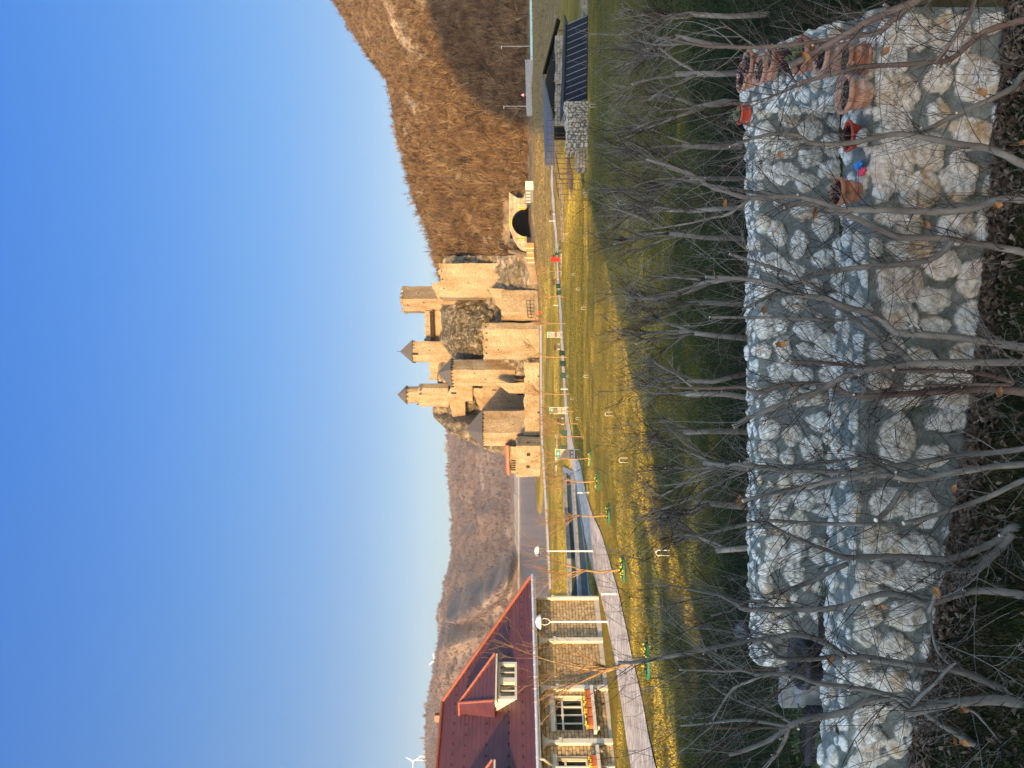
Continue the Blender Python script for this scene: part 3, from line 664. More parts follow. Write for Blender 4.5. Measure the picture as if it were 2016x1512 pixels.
# F: round two-tier tower
def ringfoot(cu, wpx, d, k=14, ph=0.0):
    r = wpx/2/F*d; c = ((cu-756)/F*d, d+r)
    return [(c[0]+r*math.cos(2*math.pi*j/k+ph), c[1]+r*math.sin(2*math.pi*j/k+ph)) for j in range(k)], c, r
def zat(V, d): return CZ-(V-1008)/F*d
ft = thing('fortress_tower', 'leftmost skyline tower, slim round turret with cone roof on a wider base', 'tower', P(734, 874, 300))
fp, c_, r_ = ringfoot(734, 49, 294, 10, .3); MB().prism(fp, zat(882, 294), zat(823, 294), .97).build('base_wall', M_CW, ft)
fq, c2, r2 = ringfoot(734.5, 33, 296, 16); MB().prism(fq, zat(823, 294)-.2, zat(799, 296), 1).build('turret_wall', M_CW, ft)
rm = MB(); fr, c3, r3 = ringfoot(734.5, 37, 295.6, 16); rm.cone(fr, zat(798, 296), (c3[0], c3[1], zat(781, 298))); rm.prism(fr, zat(799, 296)-.2, zat(798, 296)-.01); rm.build('roof', M_CROOF, ft)
for (u, v, wu, hv, dd) in ((722, 800.5, 2, 5, 296.6), (731, 801, 2, 5, 295.8), (739, 801, 2, 5, 295.8), (747, 801, 2, 5, 296.6), (716, 822.5, 2, 4, 295), (736, 827, 2, 4, 293.8), (744, 827, 2, 4, 293.8), (752, 828, 2, 4, 294.9)):
    p = P(u, v, dd); MB().box(p, wu/F*dd, .5, hv/F*dd).build('window', M_DARK, ft)
# G: hexagonal roofed tower
tower('fortress_tower', 'stout hexagonal tower with a dark tent roof below the skyline', [(752, 275), (784, 269.5), (804, 274.5)], 284, 886, 1014, [(777, 934, 1.5, 3), (765, 955, 1.5, 3)]+[(u, 889, 1.8, 4.5) for u in (756, 763, 770, 777, 783, 789, 795, 800)], roof=(778, 861, .1), taper=.985)
# I: big polygonal front tower
tower('fortress_tower', 'big roofless many-sided tower at the front centre of the fortress', [(804, 262), (832, 256), (864, 256), (877, 257.6)], 275, 952, 1064, [(816, 957, 1.5, 3.5), (828, 957, 1.5, 3.5), (843, 958, 2, 4), (856, 958, 2, 4), (869, 956, 1.5, 3), (823, 981, 1.4, 2)], crenel=(1.6, .35), taper=.96)
# J: gate building on the right
tower('gatehouse', 'low stone gatehouse with a pale left wall at the foot of the keep', [(880, 261), (897, 258), (940, 261)], 276, 989, 1050, cat='gatehouse', crenel=(1.5, .4))
tower('gate_wall', 'stepped wall with a sloping top leaning on the keep above the gatehouse', [(893, 266), (944, 266)], 278, 960, 1046, cat='wall', slope_top=[-5.5, 0, 0, -5.5], m=M_CW2)
fm = MB()
a, c = P(887, 1046, 255), P(920, 1043, 255); e = (c-a).normalized()
for z_ in (0, 1.1): fm.tube([a+Vector((0, 0, z_)), c+Vector((0, 0, z_))], .12, 5)
for q in range(6): p = a.lerp(c, q/5); fm.tube([p-Vector((0, 0, .7)), p+Vector((0, 0, 1.1))], .12, 5)
tag(fm.build('bridge_railing', M_DARK), 'dark iron railing in front of the gatehouse', 'railing')
# L: left roofed tower
tower('fortress_tower', 'large square tower with a wide pyramid roof on the left of the fortress', [(634, 263), (660, 256), (703, 261)], 275, 948, 1038, [(u, 950.5, 1.8, 4.5) for u in (638, 643, 648, 653, 658, 664, 672, 680, 688, 696)]+[(676, 1010, 1.4, 3)], roof=(667, 917, .07), m=M_CW)
# M: palace wall between L and G
t = tower('palace_wall', 'palace wall with a dark arched door between the two front roofed towers', [(690, 284), (760, 284)], 288, 950, 1045, [(744, 973, 2, 9), (735, 989, 1.6, 3), (722, 1002, 1.5, 3)], cat='wall', m=M_CW2)
p = P(738.5, 1024, 283.6); dm = MB(); w_, h_ = 9/F*284, 12/F*284
pts = [(-w_/2, -h_/2), (w_/2, -h_/2), (w_/2, h_*.1), (w_*.35, h_*.38), (0, h_*.5), (-w_*.35, h_*.38), (-w_/2, h_*.1)]
dm.add([p+Vector((x_, 0, z_)) for x_, z_ in pts]+[p+Vector((x_, .5, z_)) for x_, z_ in pts], [tuple(range(6, -1, -1)), tuple(range(7, 14))]+[(i, (i+1) % 7, 7+(i+1) % 7, 7+i) for i in range(7)])
dm.build('door', M_DARK, t)
# K: low river wall in front
tower('river_wall', 'low outer wall running along the river promenade below the fortress', [(655, 254), (798, 256)], 260, 1034, 1066, [(700, 1060, 4, 4), (742, 1042, 1.6, 3), (771, 1061, 3, 3), (760, 1041, 2, 2), (688, 1046, 1.3, 2), (725, 1038, 1.3, 2)], cat='wall', crenel=(1.8, .3))
tower('gate_tower', 'narrow dark gate recess between the river wall and the low round bastion', [(648, 255.5), (660, 255.5)], 258, 1035, 1068, [(653, 1050, 8, 31)], cat='gate')
tower('stepped_wall', 'tall ruined wall stub beside the hexagonal tower above the river wall', [(738, 264), (758, 262)], 268, 978, 1040, cat='wall', slope_top=[-4, 1, 1, -4], m=M_CW2)
# N: low octagonal bastion on the river
tower('bastion', 'low octagonal river bastion with square gun ports', [(574, 250), (590, 245), (634, 244), (650, 249)], 262, 1018, 1072, [(641, 1040, 3, 6), (617, 1040.5, 6, 7), (593, 1039.5, 5, 7)]+[(u, 1023, 1, 4) for u in (640, 643, 646)], cat='bastion', crenel=(2.2, .35))
t = tower('bastion_house', 'small pale gallery with a red roof standing inside the river bastion', [(580, 255), (632, 255)], 261, 1004, 1020, cat='house')
rf = MB(); a, c = P(577, 1003, 253.5), P(634, 1001, 253.5)
rf.hexa([a, c, Vector((c.x, 262, c.z)), Vector((a.x, 262, a.z)), a+Vector((0, 0, .7)), c+Vector((0, 0, .7)), Vector((c.x, 262, c.z+1.2)), Vector((a.x, 262, a.z+1.2))])
rf.build('roof', mat('red_roof', [(.42, .09, .04), (.52, .13, .06)], 4), t)
om = MB()
for u in (587, 591.5, 596, 600.5, 605): om.box(P(u, 1010.5, 254.85), 2.4/F*255, .25, 9/F*255)
om.build('opening', M_DARK, t)
# upper ruined rampart pieces below the round tower
tower('rampart', 'ruined rampart on the crag below the round turret', [(676, 292), (728, 292)], 300, 886, 916, cat='wall', slope_top=[-2, 1.5, 1.5, -2])
tower('rampart', 'short rampart between the hexagonal tower and the crag, with a slit doorway', [(722, 288), (752, 286)], 297, 878, 930, [(738, 893, 4, 10)], cat='wall', slope_top=[1, -2, -2, 1], m=M_CW2)
tower('rampart', 'stone retaining wall under the round turret, left of the hexagonal tower', [(690, 289), (748, 288)], 296, 938, 956, cat='wall', slope_top=[-3, 2.5, 2.5, -3])
# ================= house on the left =================
HO = P(332, 1172, 42); HE = Vector((-.549, -.836, 0)).normalized(); HN = Vector((.836, -.549, 0)).normalized(); UZ = Vector((0, 0, 1))
def hp(s, r, z): return Vector((HO.x, HO.y, 0))+HE*s-HN*r+UZ*z     # along facade, inward, absolute height
ZE, RISE, ZR0 = 8.92, 1.033, -.7
def roofz(r): return ZE+(r-ZR0)*RISE
def ray(U, V): return Vector(((U-756)/F, 1, -(V-1008)/F))
def on_roof(U, V):
    # intersection of the sight line with the front roof slope -> (s, r)
    d = ray(U, V); nr = -HN; o = Vector((0, 0, CZ))
    # z = ZE+(r-ZR0)*RISE, r = -HN.(p-HO)
    a = d.z-RISE*(-HN.dot(d)); b_ = o.z-ZE-RISE*(-HN.dot(o-Vector((HO.x, HO.y, 0)))-ZR0)
    t = -b_/a; p = o+d*t; q = p-Vector((HO.x, HO.y, 0))
    return HE.dot(q), -HN.dot(q)
def solve_r(U, V, s):
    lo, hi = -3, 12
    for _ in range(60):
        m_ = (lo+hi)/2; p = hp(s, m_, 0); u = 756+F*p.x/p.y
        if u > U: lo = m_
        else: hi = m_
    p = hp(s, lo, 0); return lo, CZ-(V-1008)/F*p.y
M_HSTONE = brickmat('house_stone_facing', (.5, .37, .2), (.62, .47, .28), (.2, .14, .08), .34, .16, .012, .9, vertical=(HE.x, HE.y, 0), noise_amt=.55)
M_HWHITE = mat('cream_white_paint', [(.5, .475, .4), (.58, .55, .47)], 2, .7)
M_TILE = mat('maroon_metal_tile', [(.06, .017, .018), (.095, .028, .027)], 1.1, .42, .15, 6, spec=.5)
M_TILE2 = mat('red_ridge_tile', [(.2, .058, .034), (.27, .085, .05)], 3, .5)
M_ZINC = mat('zinc_gutter', [(.55, .55, .56), (.68, .68, .69)], 4, .4, metal=.5)
M_GLASS = mat('dark_window_glass', [(.012, .014, .013)], rough=.06, spec=.7)
hs = thing('stone_house', 'stone faced house with white pilasters and a maroon tiled hip roof on the left', 'house', HO)
ZB = 4.2; ZW = 8.72; SE = 14.0
# wall with window recesses: facade split in strips round the openings
W1 = (5.98, 7.72, 6.62, 7.98); W2 = (9.05, 10.6, 6.62, 7.98)
fw = MB()
def fbox(s0, s1, z0, z1, r0=0, r1=.3): fw.obox(Vector((HO.x, HO.y, 0)), HE, -HN, UZ, s0, s1, r0, r1, z0, z1)
cuts = [0, W1[0], W1[1], W2[0], W2[1], SE]
for i in range(5):
    if i in (1, 3):
        w_ = W1 if i == 1 else W2; fbox(w_[0], w_[1], ZB, w_[2]); fbox(w_[0], w_[1], w_[3], ZW)
    else: fbox(cuts[i], cuts[i+1], ZB, ZW)
fw.obox(Vector((HO.x, HO.y, 0)), HE, -HN, UZ, 0, .3, .3, 9.2, ZB, ZW)
fw.obox(Vector((HO.x, HO.y, 0)), HE, -HN, UZ, .3, SE, 8.9, 9.2, ZB, ZW)
fw.obox(Vector((HO.x, HO.y, 0)), HE, -HN, UZ, SE-.3, SE, .3, 8.9, ZB, ZW)
fw.build('wall', M_HSTONE, hs)
for wi, w_ in enumerate((W1, W2)):
    fr = MB(); O_ = Vector((HO.x, HO.y, 0))
    s0, s1, z0, z1 = w_
    def fb(a, b_, c, d_, r0=.16, r1=.22): fr.obox(O_, HE, -HN, UZ, a, b_, r0, r1, c, d_)
    fb(s0, s1, z0, z0+.07); fb(s0, s1, z1-.07, z1); fb(s0, s0+.07, z0+.07, z1-.07); fb(s1-.07, s1, z0+.07, z1-.07)
    zt = z1-.42
    fb(s0+.07, s1-.07, zt, zt+.09, .155, .215)
    nm = 4 if wi == 0 else 3
    for q in range(1, nm): 
        sm = s0+(s1-s0)*q/nm; fb(sm-.035, sm+.035, z0+.07, zt, .157, .217); fb(sm-.02, sm+.02, zt+.09, z1-.07, .158, .212)
    wf = fr.build('window', M_HWHITE, hs)
    gl = MB(); gl.obox(O_, HE, -HN, UZ, s0, s1, .225, .245, z0, z1); gl.build('pane', M_GLASS, wf)
    rv = MB(); rv.obox(O_, HE, -HN, UZ, s0-.03, s0+.0, -.03, .15, z0, z1); rv.obox(O_, HE, -HN, UZ, s0-.12, s1+.1, -.06, .12, z1+.003, z1+.2)
    rv.build('lintel', M_HWHITE, wf)
    sl_ = MB(); sl_.obox(O_, HE, -HN, UZ, s0-.35, s1+.3, -.42, -.02, z0-.52, z0-.38)
    for q in (s0-.1, s1+.05): sl_.obox(O_, HE, -HN, UZ, q-.04, q+.04, -.36, .0, z0-.66, z0-.522)
    sl_.build('sill', M_HWHITE, wf)
# pilasters with curved brackets under the eaves
for s in (.0, 2.79, 5.58, 8.37, 11.16):
    m_ = MB(); O_ = Vector((HO.x, HO.y, 0)); hw = .06 if s == 0 else .11
    m_.obox(O_, HE, -HN, UZ, s-hw, s+hw, -.2, .0-.003, ZB, 7.72)
    m_.obox(O_, HE, -HN, UZ, s-hw-.03, s+hw+.03, -.24, -.003, 7.72, 7.86)
    m_.obox(O_, HE, -HN, UZ, s-hw*.7, s+hw*.7, -.15, -.003, 7.86, ZW-.1)
    # bracket: flaring web along the wall
    if s > 0:
        for sg in (-1, 1):
            n_ = 8; pts = []
            for q in range(n_+1):
                a = math.pi/2*q/n_; pts.append((.08+.5*(1-math.cos(a))*.9, 8.12+.5*math.sin(a)))
            for q in range(n_):
                (x0, z0), (x1, z1) = pts[q], pts[q+1]
                pa = [O_+HE*(s+sg*.05)+HN*.14+UZ*z0, O_+HE*(s+sg*x0)+HN*.14+UZ*z0, O_+HE*(s+sg*x1)+HN*.14+UZ*z1, O_+HE*(s+sg*.05)+HN*.14+UZ*z1]
                m_.hexa(pa+[p-HN*.137 for p in pa])
    m_.build('pilaster', M_HWHITE, hs)
m_ = MB(); m_.obox(Vector((HO.x, HO.y, 0)), HE, -HN, UZ, 0, SE, -.07, -.003, ZB, 5.52); m_.build('plinth', mat('plinth_concrete', [(.4, .36, .3), (.5, .46, .4)], 3), hs)
# roof: stepped metal tile courses
RL, SA, SB = 3.9, -1.0, 15.5
def tri_course(mb, a0, a1, r0, r1, za, zb): pass
rf = MB(); NC = 22; dr = (RL-ZR0)/NC
for k in range(NC):
    r0, r1 = ZR0+k*dr, ZR0+(k+1)*dr; s0, s1 = SA+(r0-ZR0), SA+(r1-ZR0)
    z0, z1 = roofz(r0)+.035, roofz(r1)
    rf.poly([hp(s0, r0, z0), hp(s1, r1, z1), hp(SB, r1, z1), hp(SB, r0, z0)][::-1])
    rf.poly([hp(s0, r0, z0-.035), hp(s0, r0, z0), hp(SB, r0, z0), hp(SB, r0, z0-.035)][::-1])
    # hip end facing right
    rr0, rr1 = 9.2+.7-(r0-ZR0), 9.2+.7-(r1-ZR0)
    rf.poly([hp(s0, r0, z0), hp(s0, rr0, z0), hp(s1, rr1, z1), hp(s1, r1, z1)][::-1])
    rf.poly([hp(s0, rr0, z0), hp(SB, rr0, z0), hp(SB, rr1, z1), hp(s1, rr1, z1)][::-1])
ro = rf.build('roof', M_TILE, hs)
ZR = roofz(RL); M_SG = mat('dark_snow_guard', [(.05, .02, .02)])
rd = MB(); rd.tube([hp(SA, ZR0, ZE+.06), hp(SA+RL-ZR0, RL, ZR+.06), hp(SB, RL, ZR+.06)], .1, 8); rd.build('ridge', M_TILE2, ro)
for k, n_ in ((NC-4, 16), (5, 26), (10, 24), (15, 20), (2, 26)):
    r_ = ZR0+k*dr
    for q in range(n_):
        s = SA+(r_-ZR0)+.4+q*.55
        if s < 12: p = hp(s, r_+.1, roofz(r_+.1)+.05); MB().box(p, .1, .05, .06, math.atan2(HE.y, HE.x)).build('snow_guard', M_SG, ro)
# eaves: soffit, fascia, gutter
ev = MB(); ev.obox(Vector((HO.x, HO.y, 0)), HE, -HN, UZ, SA+.02, SB, ZR0+.02, 9.88, ZW+.003, ZW+.1); ev.build('soffit', M_HWHITE, hs)
gt = MB(); gt.tube([hp(SA-.05, ZR0-.09, ZE-.05), hp(SB, ZR0-.09, ZE-.05)], .085, 10); gt.obox(Vector((HO.x, HO.y, 0)), HE, -HN, UZ, SA, SB, ZR0-.01, ZR0+.017, ZW, ZE+.01)
for q in range(24): s = SA+.3+q*.68; gt.tube([hp(s, ZR0-.09, ZE-.05), hp(s+.04, ZR0-.09, ZE-.05)], .095, 10)
gt.tube([hp(9.6, ZR0-.09, ZE-.1), hp(9.6, ZR0-.09, ZE-.3), hp(9.55, -.1, ZE-.75), hp(9.55, -.1, 4.9)], .055, 8)
gt.build('gutter', M_ZINC, hs)
for s in (1.7, 4.3, 7.6):
    m_ = MB(); m_.box(hp(s, -.3, ZW-.1), .16, .1, .1, math.atan2(HE.y, HE.x)); m_.tube([hp(s, -.3, ZW-.05), hp(s, -.3, ZW)], .02, 6); m_.build('floodlight', M_HWHITE, hs)
ch = MB(); ch.box(hp(4.4, RL+.2, ZR+.15), .35, .35, .5); ch.build('chimney', M_TILE2, ro)
# dormers
def dormer(off, name):
    (s1, rA), (s2, rB) = on_roof(209, 1018), on_roof(135.5, 1018)
    rf_ = (rA+rB)/2; s1 += off; s2 += off
    sm = (s1+s2)/2; zb = roofz(rf_); 
    pr = hp(s2-off, rf_, 0); zt = CZ-(984-1008)/F*pr.y
    ze = CZ-(974-1008)/F*hp(s2-off+.2, rf_-.25, 0).y
    ra, za = solve_r(128, 905, sm-off)
    O_ = Vector((HO.x, HO.y, 0)); back = ZR0+(ze-ZE)/RISE
    m_ = MB()
    # cheeks (triangular) and corner posts
    for (a, b_) in ((s1, s1+.16), (s2-.16, s2)):
        v = [hp(a, rf_, zb), hp(b_, rf_, zb), hp(b_, back, ze), hp(a, back, ze), hp(a, rf_, ze), hp(b_, rf_, ze)]
        m_.add(v, [(0, 1, 5, 4), (0, 4, 3), (1, 2, 5), (4, 5, 2, 3), (0, 3, 2, 1)])
    w_ = s2-s1
    m_.obox(O_, HE, -HN, UZ, s1+.16, s2-.16, rf_, rf_+.14, zb-.1, zb+.12)
    m_.obox(O_, HE, -HN, UZ, s1+.16, s2-.16, rf_, rf_+.14, zt-.02, ze)
    m_.obox(O_, HE, -HN, UZ, sm-.14, sm+.14, rf_, rf_+.14, zb+.12, zt-.02)
    dm_ = m_.build('dormer', M_HWHITE, hs)
    g_ = MB(); g_.obox(O_, HE, -HN, UZ, s1+.16, s2-.16, rf_+.12, rf_+.15, zb+.1, zt); g_.build('pane', M_GLASS, dm_)
    f_ = MB()
    for q in (s1+.16, sm-.14-.06, sm+.14, s2-.16-.06, s1+.16+(w_/2-.3)/2, sm+.14+(w_/2-.3)/2): f_.obox(O_, HE, -HN, UZ, q, q+.06, rf_+.05, rf_+.11, zb+.12, zt-.02)
    f_.build('window', M_HWHITE, dm_)
    # roof: hipped front, two sides; ridge runs into the main slope
    oh = .28; a1, a2, fr_ = s1-oh, s2+oh, rf_-.3
    rb = ZR0+(za-ZE)/RISE; 
    dr_ = MB(); n_ = 9
    def lay(A, B, C, D):   # courses from eave edge A-B up to ridge edge D-C
        for k in range(n_):
            t0, t1 = k/n_, (k+1)/n_
            p0, p1, p2, p3 = A.lerp(D, t0), B.lerp(C, t0), B.lerp(C, t1), A.lerp(D, t1)
            up = UZ*.03; dr_.poly([p0+up, p1+up, p2, p3]); dr_.poly([p0, p1, p1+up, p0+up])
    bk = ZR0+(ze-ZE)/RISE
    ap, rb_ = hp(sm, ra, za), hp(sm, rb+.1, za)
    lay(hp(a1, fr_, ze), hp(a2, fr_, ze), ap, ap)
    lay(hp(a2, fr_, ze), hp(a2, bk, ze), rb_, ap)
    lay(hp(a1, bk, ze), hp(a1, fr_, ze), ap, rb_)
    dro = dr_.build('dormer_roof', M_TILE if not off else M_TILE, dm_)
    h_ = MB(); h_.tube([hp(a1, fr_, ze+.04), ap+UZ*.05, rb_+UZ*.05], .07, 7); h_.tube([hp(a2, fr_, ze+.04), ap+UZ*.05], .07, 7); h_.build('dormer_ridge', M_TILE2, dm_)
    so_ = MB(); so_.obox(O_, HE, -HN, UZ, a1, a2, fr_, fr_+.5, ze-.09, ze-.01); so_.build('dormer_eave', M_HWHITE, dm_)
dormer(0, 'dormer'); dormer(5.6, 'dormer')
# planters with yellow pansies on the long sill
M_TERRA = mat('orange_planter', [(.42, .1, .035), (.52, .15, .055)], 6, .7)
M_YEL = mat('yellow_flowers', [(.75, .45, .01), (.85, .62, .03)], 20, .7)
M_GREENLEAF = mat('green_leaves', [(.03, .06, .012), (.07, .11, .025)], 15, .8)
wn = ['rightmost planter on the long sill, nearest the pilaster', 'second planter from the right on the long sill', 'third planter from the right on the long sill', 'planter at the left end of the long sill']
def window_box(s0, s1, label, z0):
    t = thing('window_box', label, 'planter', hp((s0+s1)/2, -.2, z0), 'orange window boxes on the house sill')
    O_ = Vector((HO.x, HO.y, 0)); m_ = MB(); m_.obox(O_, HE, -HN, UZ, s0, s1, -.36, -.1, z0, z0+.2); m_.obox(O_, HE, -HN, UZ, s0-.02, s1+.02, -.38, -.08, z0+.2, z0+.235); m_.build('box', M_TERRA, t)
    fl = MB(); lf = MB()
    for q in range(34):
        p = hp(s0+(s1-s0)*rnd.random(), -.36+.26*rnd.random(), z0+.25+.1*rnd.random()); (fl if rnd.random() < .62 else lf).blob(p, .035, q, .3, nu=5, nv=3)
    fl.build('flowers', M_YEL, t); lf.build('leaves', M_GREENLEAF, t)
for q in range(4):
    s0 = W1[0]-.12+q*.48; window_box(s0, s0+.42, 'orange window box with yellow flowers, '+wn[q], W1[2]-.377)
window_box(W2[0]+.1, W2[0]+.6, 'orange window box under the window at the left edge of the house', W2[2]-.377)
# ================= things on the lawn =================
M_WHITE = mat('white_metal_paint', [(.55, .54, .5), (.64, .63, .6)], 5, .45)
M_STEEL = mat('grey_steel', [(.3, .31, .32), (.4, .41, .42)], 4, .45, metal=.4)
M_BIN = mat('dark_green_bin', [(.004, .024, .015), (.008, .038, .024)], 4, .5)
M_BENCH = mat('brown_bench_wood', [(.07, .025, .015), (.11, .04, .022)], 8, .6)
M_RED = mat('bright_red_paint', [(.6, .012, .008), (.7, .02, .012)], 3, .4)
M_TEAL = mat('teal_board', [(.02, .16, .13), (.035, .22, .19)], 3, .5)
M_GRN = mat('green_edging', [(.012, .11, .055), (.02, .155, .08)], 4, .5)
M_SOIL = mat('dark_soil', [(.018, .012, .008), (.05, .035, .022)], 22, 1, .8, 60)
M_BARKY = mat('young_bark_ochre', [(.2, .11, .04), (.32, .19, .075)], 9, .85, .3)
M_BARKT = mat('young_twigs', [(.17, .09, .035), (.26, .15, .06)], 6, .85)
def pxm(px, d): return px/F*d

def lamp(base, H, label):
    t = thing('street_lamp', label, 'street lamp', base, 'white dome lamps along the walkway')
    b = base; MB().tube([b, b+UZ*(H-.72)], [.055, .04], 8).build('pole', M_WHITE, t)
    f = MB()
    for a in (0, math.pi):
        q = Vector((math.cos(a), math.sin(a)*.3, 0))
        f.tube([b+UZ*(H-.74), b+UZ*(H-.6)+q*.13, b+UZ*(H-.42)+q*.16, b+UZ*(H-.24)+q*.1], .018, 6)
    f.build('fork', M_WHITE, t)
    d = MB(); d.lathe(b+UZ*(H-.26), [(.001, .26), (.14, .24), (.26, .17), (.34, .06), (.36, 0), (.3, -.02), (.001, -.03)], 20); d.build('lamp_shade', M_WHITE, t, True)
b1 = G(1168, 1085); lamp(b1, (1168-1052)/F*b1.y, 'white dome lamp by the sunken basin, beyond the end of the house')
b2 = G(1197, 1224); lamp(b2, (1197-1054)/F*b2.y, 'white dome lamp standing right in front of the house wall')
def bollard(x0, x1, y, label):
    b = G(x1, y); H = (x1-x0)/F*b.y
    t = thing('bollard', label, 'bollard', b, 'white posts along the walkway'); MB().tube([b-UZ*.1, b+UZ*(H-.1)], .04, 8).build('post', M_WHITE, t)
    MB().tube([b+UZ*(H-.1), b+UZ*H], .052, 8).build('cap', M_WHITE, t)
bollard(1184, 1216, 1169.5, 'white bollard on the walkway edge by the corner of the house')
bollard(1137, 1160, 970, 'white bollard on the walkway beside the sunken basin')
bollard(1104, 1118, 766, 'slim white post where the walkway thins out, beyond the middle information board')
bollard(1090, 1099, 601, 'white post left of the green bins, in front of the gatehouse')
bollard(1081, 1094, 435, 'bluish white post on the walkway in front of the tunnel')

def infoboard(xt, xb, y0, y1, label, cols):
    b = G(xb, (y0+y1)/2); d = b.y; H = (xb-xt)/F*d; W = (y1-y0)/F*d
    t = thing('information_board', label, 'sign', b, 'information boards by the walkway')
    for s in (-1, 1): MB().box(b+Vector((s*(W/2-.03), 0, H*.5-.1)), .06, .06, H+.2).build('post', M_CREAM, t)
    W2 = W-.13
    MB().box(b+Vector((0, 0, H*.985)), W+.08, .1, .07).build('cap', M_CREAM, t)
    hd = MB().box(b+Vector((0, 0, H*.88)), W2, .04, H*.17).build('header', M_TEAL, t)
    MB().blob(b+Vector((W2*.1, -.012, H*.87)), H*.045, 3, .3, (1.4, .35, .8), 8, 6).build('emblem', M_PALE, hd)
    z = H*.79
    for i, (c, hh) in enumerate(cols):
        q = MB().box(b+Vector((0, 0, z-H*hh/2)), W2, .035, H*hh-.01).build('picture', c, t); z -= H*hh
        if i in (1, 2) and len(cols) > 3:
            o_ = MB()
            for k in range(2): o_.box(b+Vector((W2*(-.24+.45*k), -.021, z+H*hh*.45)), W2*.3, .006, H*hh*.55, 0)
            o_.build('photo', M_PIC4 if i == 1 else M_PALE, q)
M_CREAM = mat('cream_post', [(.36, .3, .2), (.44, .37, .26)], 4)
M_PALE = mat('pale_print', [(.36, .3, .25), (.46, .42, .36)], 6)
M_PIC1 = mat('brown_print', [(.12, .08, .06), (.32, .22, .15), (.2, .16, .14)], 3.5, .5); M_PIC2 = mat('pink_print', [(.26, .15, .11), (.36, .24, .19)], 4, .5)
M_PIC3 = mat('dark_print', [(.05, .035, .03), (.16, .1, .08)], 3, .5); M_PIC4 = mat('ochre_print', [(.32, .19, .09), (.4, .28, .16)], 4, .5)
infoboard(1093, 1140, 884.5, 904.5, 'nearest and tallest information board with teal header, by the basin', [(M_PIC1, .2), (M_PIC1, .2), (M_PIC3, .16), (M_PALE, .05), (M_PIC3, .1)])
infoboard(1081.5, 1119, 801.5, 815, 'middle information board with teal header, in front of the palace wall', [(M_PIC3, .22), (M_PIC2, .2), (M_PIC3, .2), (M_PALE, .05)])
infoboard(1077, 1108.5, 653.5, 664.5, 'farthest information board with pink pictures, in front of the big roofless tower', [(M_PIC2, .28), (M_PIC3, .12), (M_PIC2, .22)])

def litter_bin(x, y, label, s=1.0):
    b = G(x, y); t = thing('litter_bin', label, 'litter bin', b, 'green litter bins along the walkway'); w_ = .62*s
    MB().prism([(b.x-w_/2, b.y-.25), (b.x+w_/2, b.y-.25), (b.x+w_/2, b.y+.25), (b.x-w_/2, b.y+.25)], b.z-.05, b.z+.62*s, 1.1).build('body', M_BIN, t)
    MB().box(b+UZ*.68*s, w_*1.15, .62, .1*s).build('lid', M_BIN, t)
for x, y, l, s in ((1117, 853, 'dark green bin nearest to the big information board', 1.15), (1115.5, 739, 'dark green bin standing alone below the hexagonal tower', 1.1), (1114, 716, 'dark green bin, left one of a close pair on the walkway', 1.1), (1112, 695, 'dark green bin right of the close pair, beside brown bench', 1.0),
                   (1105, 576, 'dark green bin in front of the gatehouse, left one of two', 1.0), (1103.5, 563, 'dark green bin in front of the keep, right one of two', 1.0), (1101.5, 497, 'dark green bin between the red box and the picnic table', .95), (1116, 882, 'dark green bin half hidden behind the big information board', 1.0)):
    litter_bin(x, y, l, s)
def bench(x, y, label, rz=0.5):
    b = G(x, y); t = thing('bench', label, 'bench', b, 'brown park benches')
    m = Matrix.Translation(b) @ Matrix.Rotation(rz, 4, 'Z')
    def bx(c, sx, sy, sz): return MB().box(m @ Vector(c), sx, sy, sz, rz)
    bx((0, 0, .45), 1.1, .4, .06).build('seat', M_BENCH, t); bx((0, .22, .75), 1.1, .05, .32).build('backrest', M_BENCH, t)
    for s in (-.45, .45): bx((s, .05, .2), .07, .38, .44).build('leg', M_STEEL, t)
for x, y, l in ((1102, 682.5, 'brown bench left of the farthest information board'), (1110, 829, 'brown bench between the two nearer information boards'), (1100, 554, 'brown bench in front of the keep beside the green bins'), (1100, 505.5, 'brown bench beside the red box'), (1092.5, 417, 'brown bench in front of the tunnel mouth')):
    bench(x, y, l)
b = G(1102, 511); t = thing('kiosk_box', 'bright red upright box on the walkway edge', 'vending box', b)
MB().box(b+UZ*.6, .62, .5, 1.25).build('body', M_RED, t); MB().box(b+UZ*1.26, .68, .56, .08).build('top', M_RED, t)
b = G(1066, 616); t = thing('kiosk_box', 'small red box by the gatehouse railing', 'vending box', b)
MB().box(b+UZ*.5, .6, .6, 1.1).build('body', M_RED, t); MB().box(b+UZ*1.08, .68, .68, .08).build('top', M_RED, t)
b = G(1104, 488); t = thing('picnic_table', 'grey green picnic table at the end of the low ruined wall', 'table', b)
M_GG = mat('grey_green_paint', [(.13, .17, .13), (.2, .24, .19)], 5)
MB().box(b+UZ*.76, 1.3, .7, .07).build('table_top', M_GG, t)
for s in (-.7, .7): MB().box(b+Vector((0, s, .45)), 1.3, .28, .06).build('bench_seat', M_GG, t)
for s in (-.45, .45):
    m = MB(); m.tube([b+Vector((s, -.65, 0)), b+Vector((s, -.2, .75))], .04, 5); m.tube([b+Vector((s, .65, 0)), b+Vector((s, .2, .75))], .04, 5); m.box(b+Vector((s, 0, .42)), .05, 1.5, .07); m.build('leg', M_GG, t)
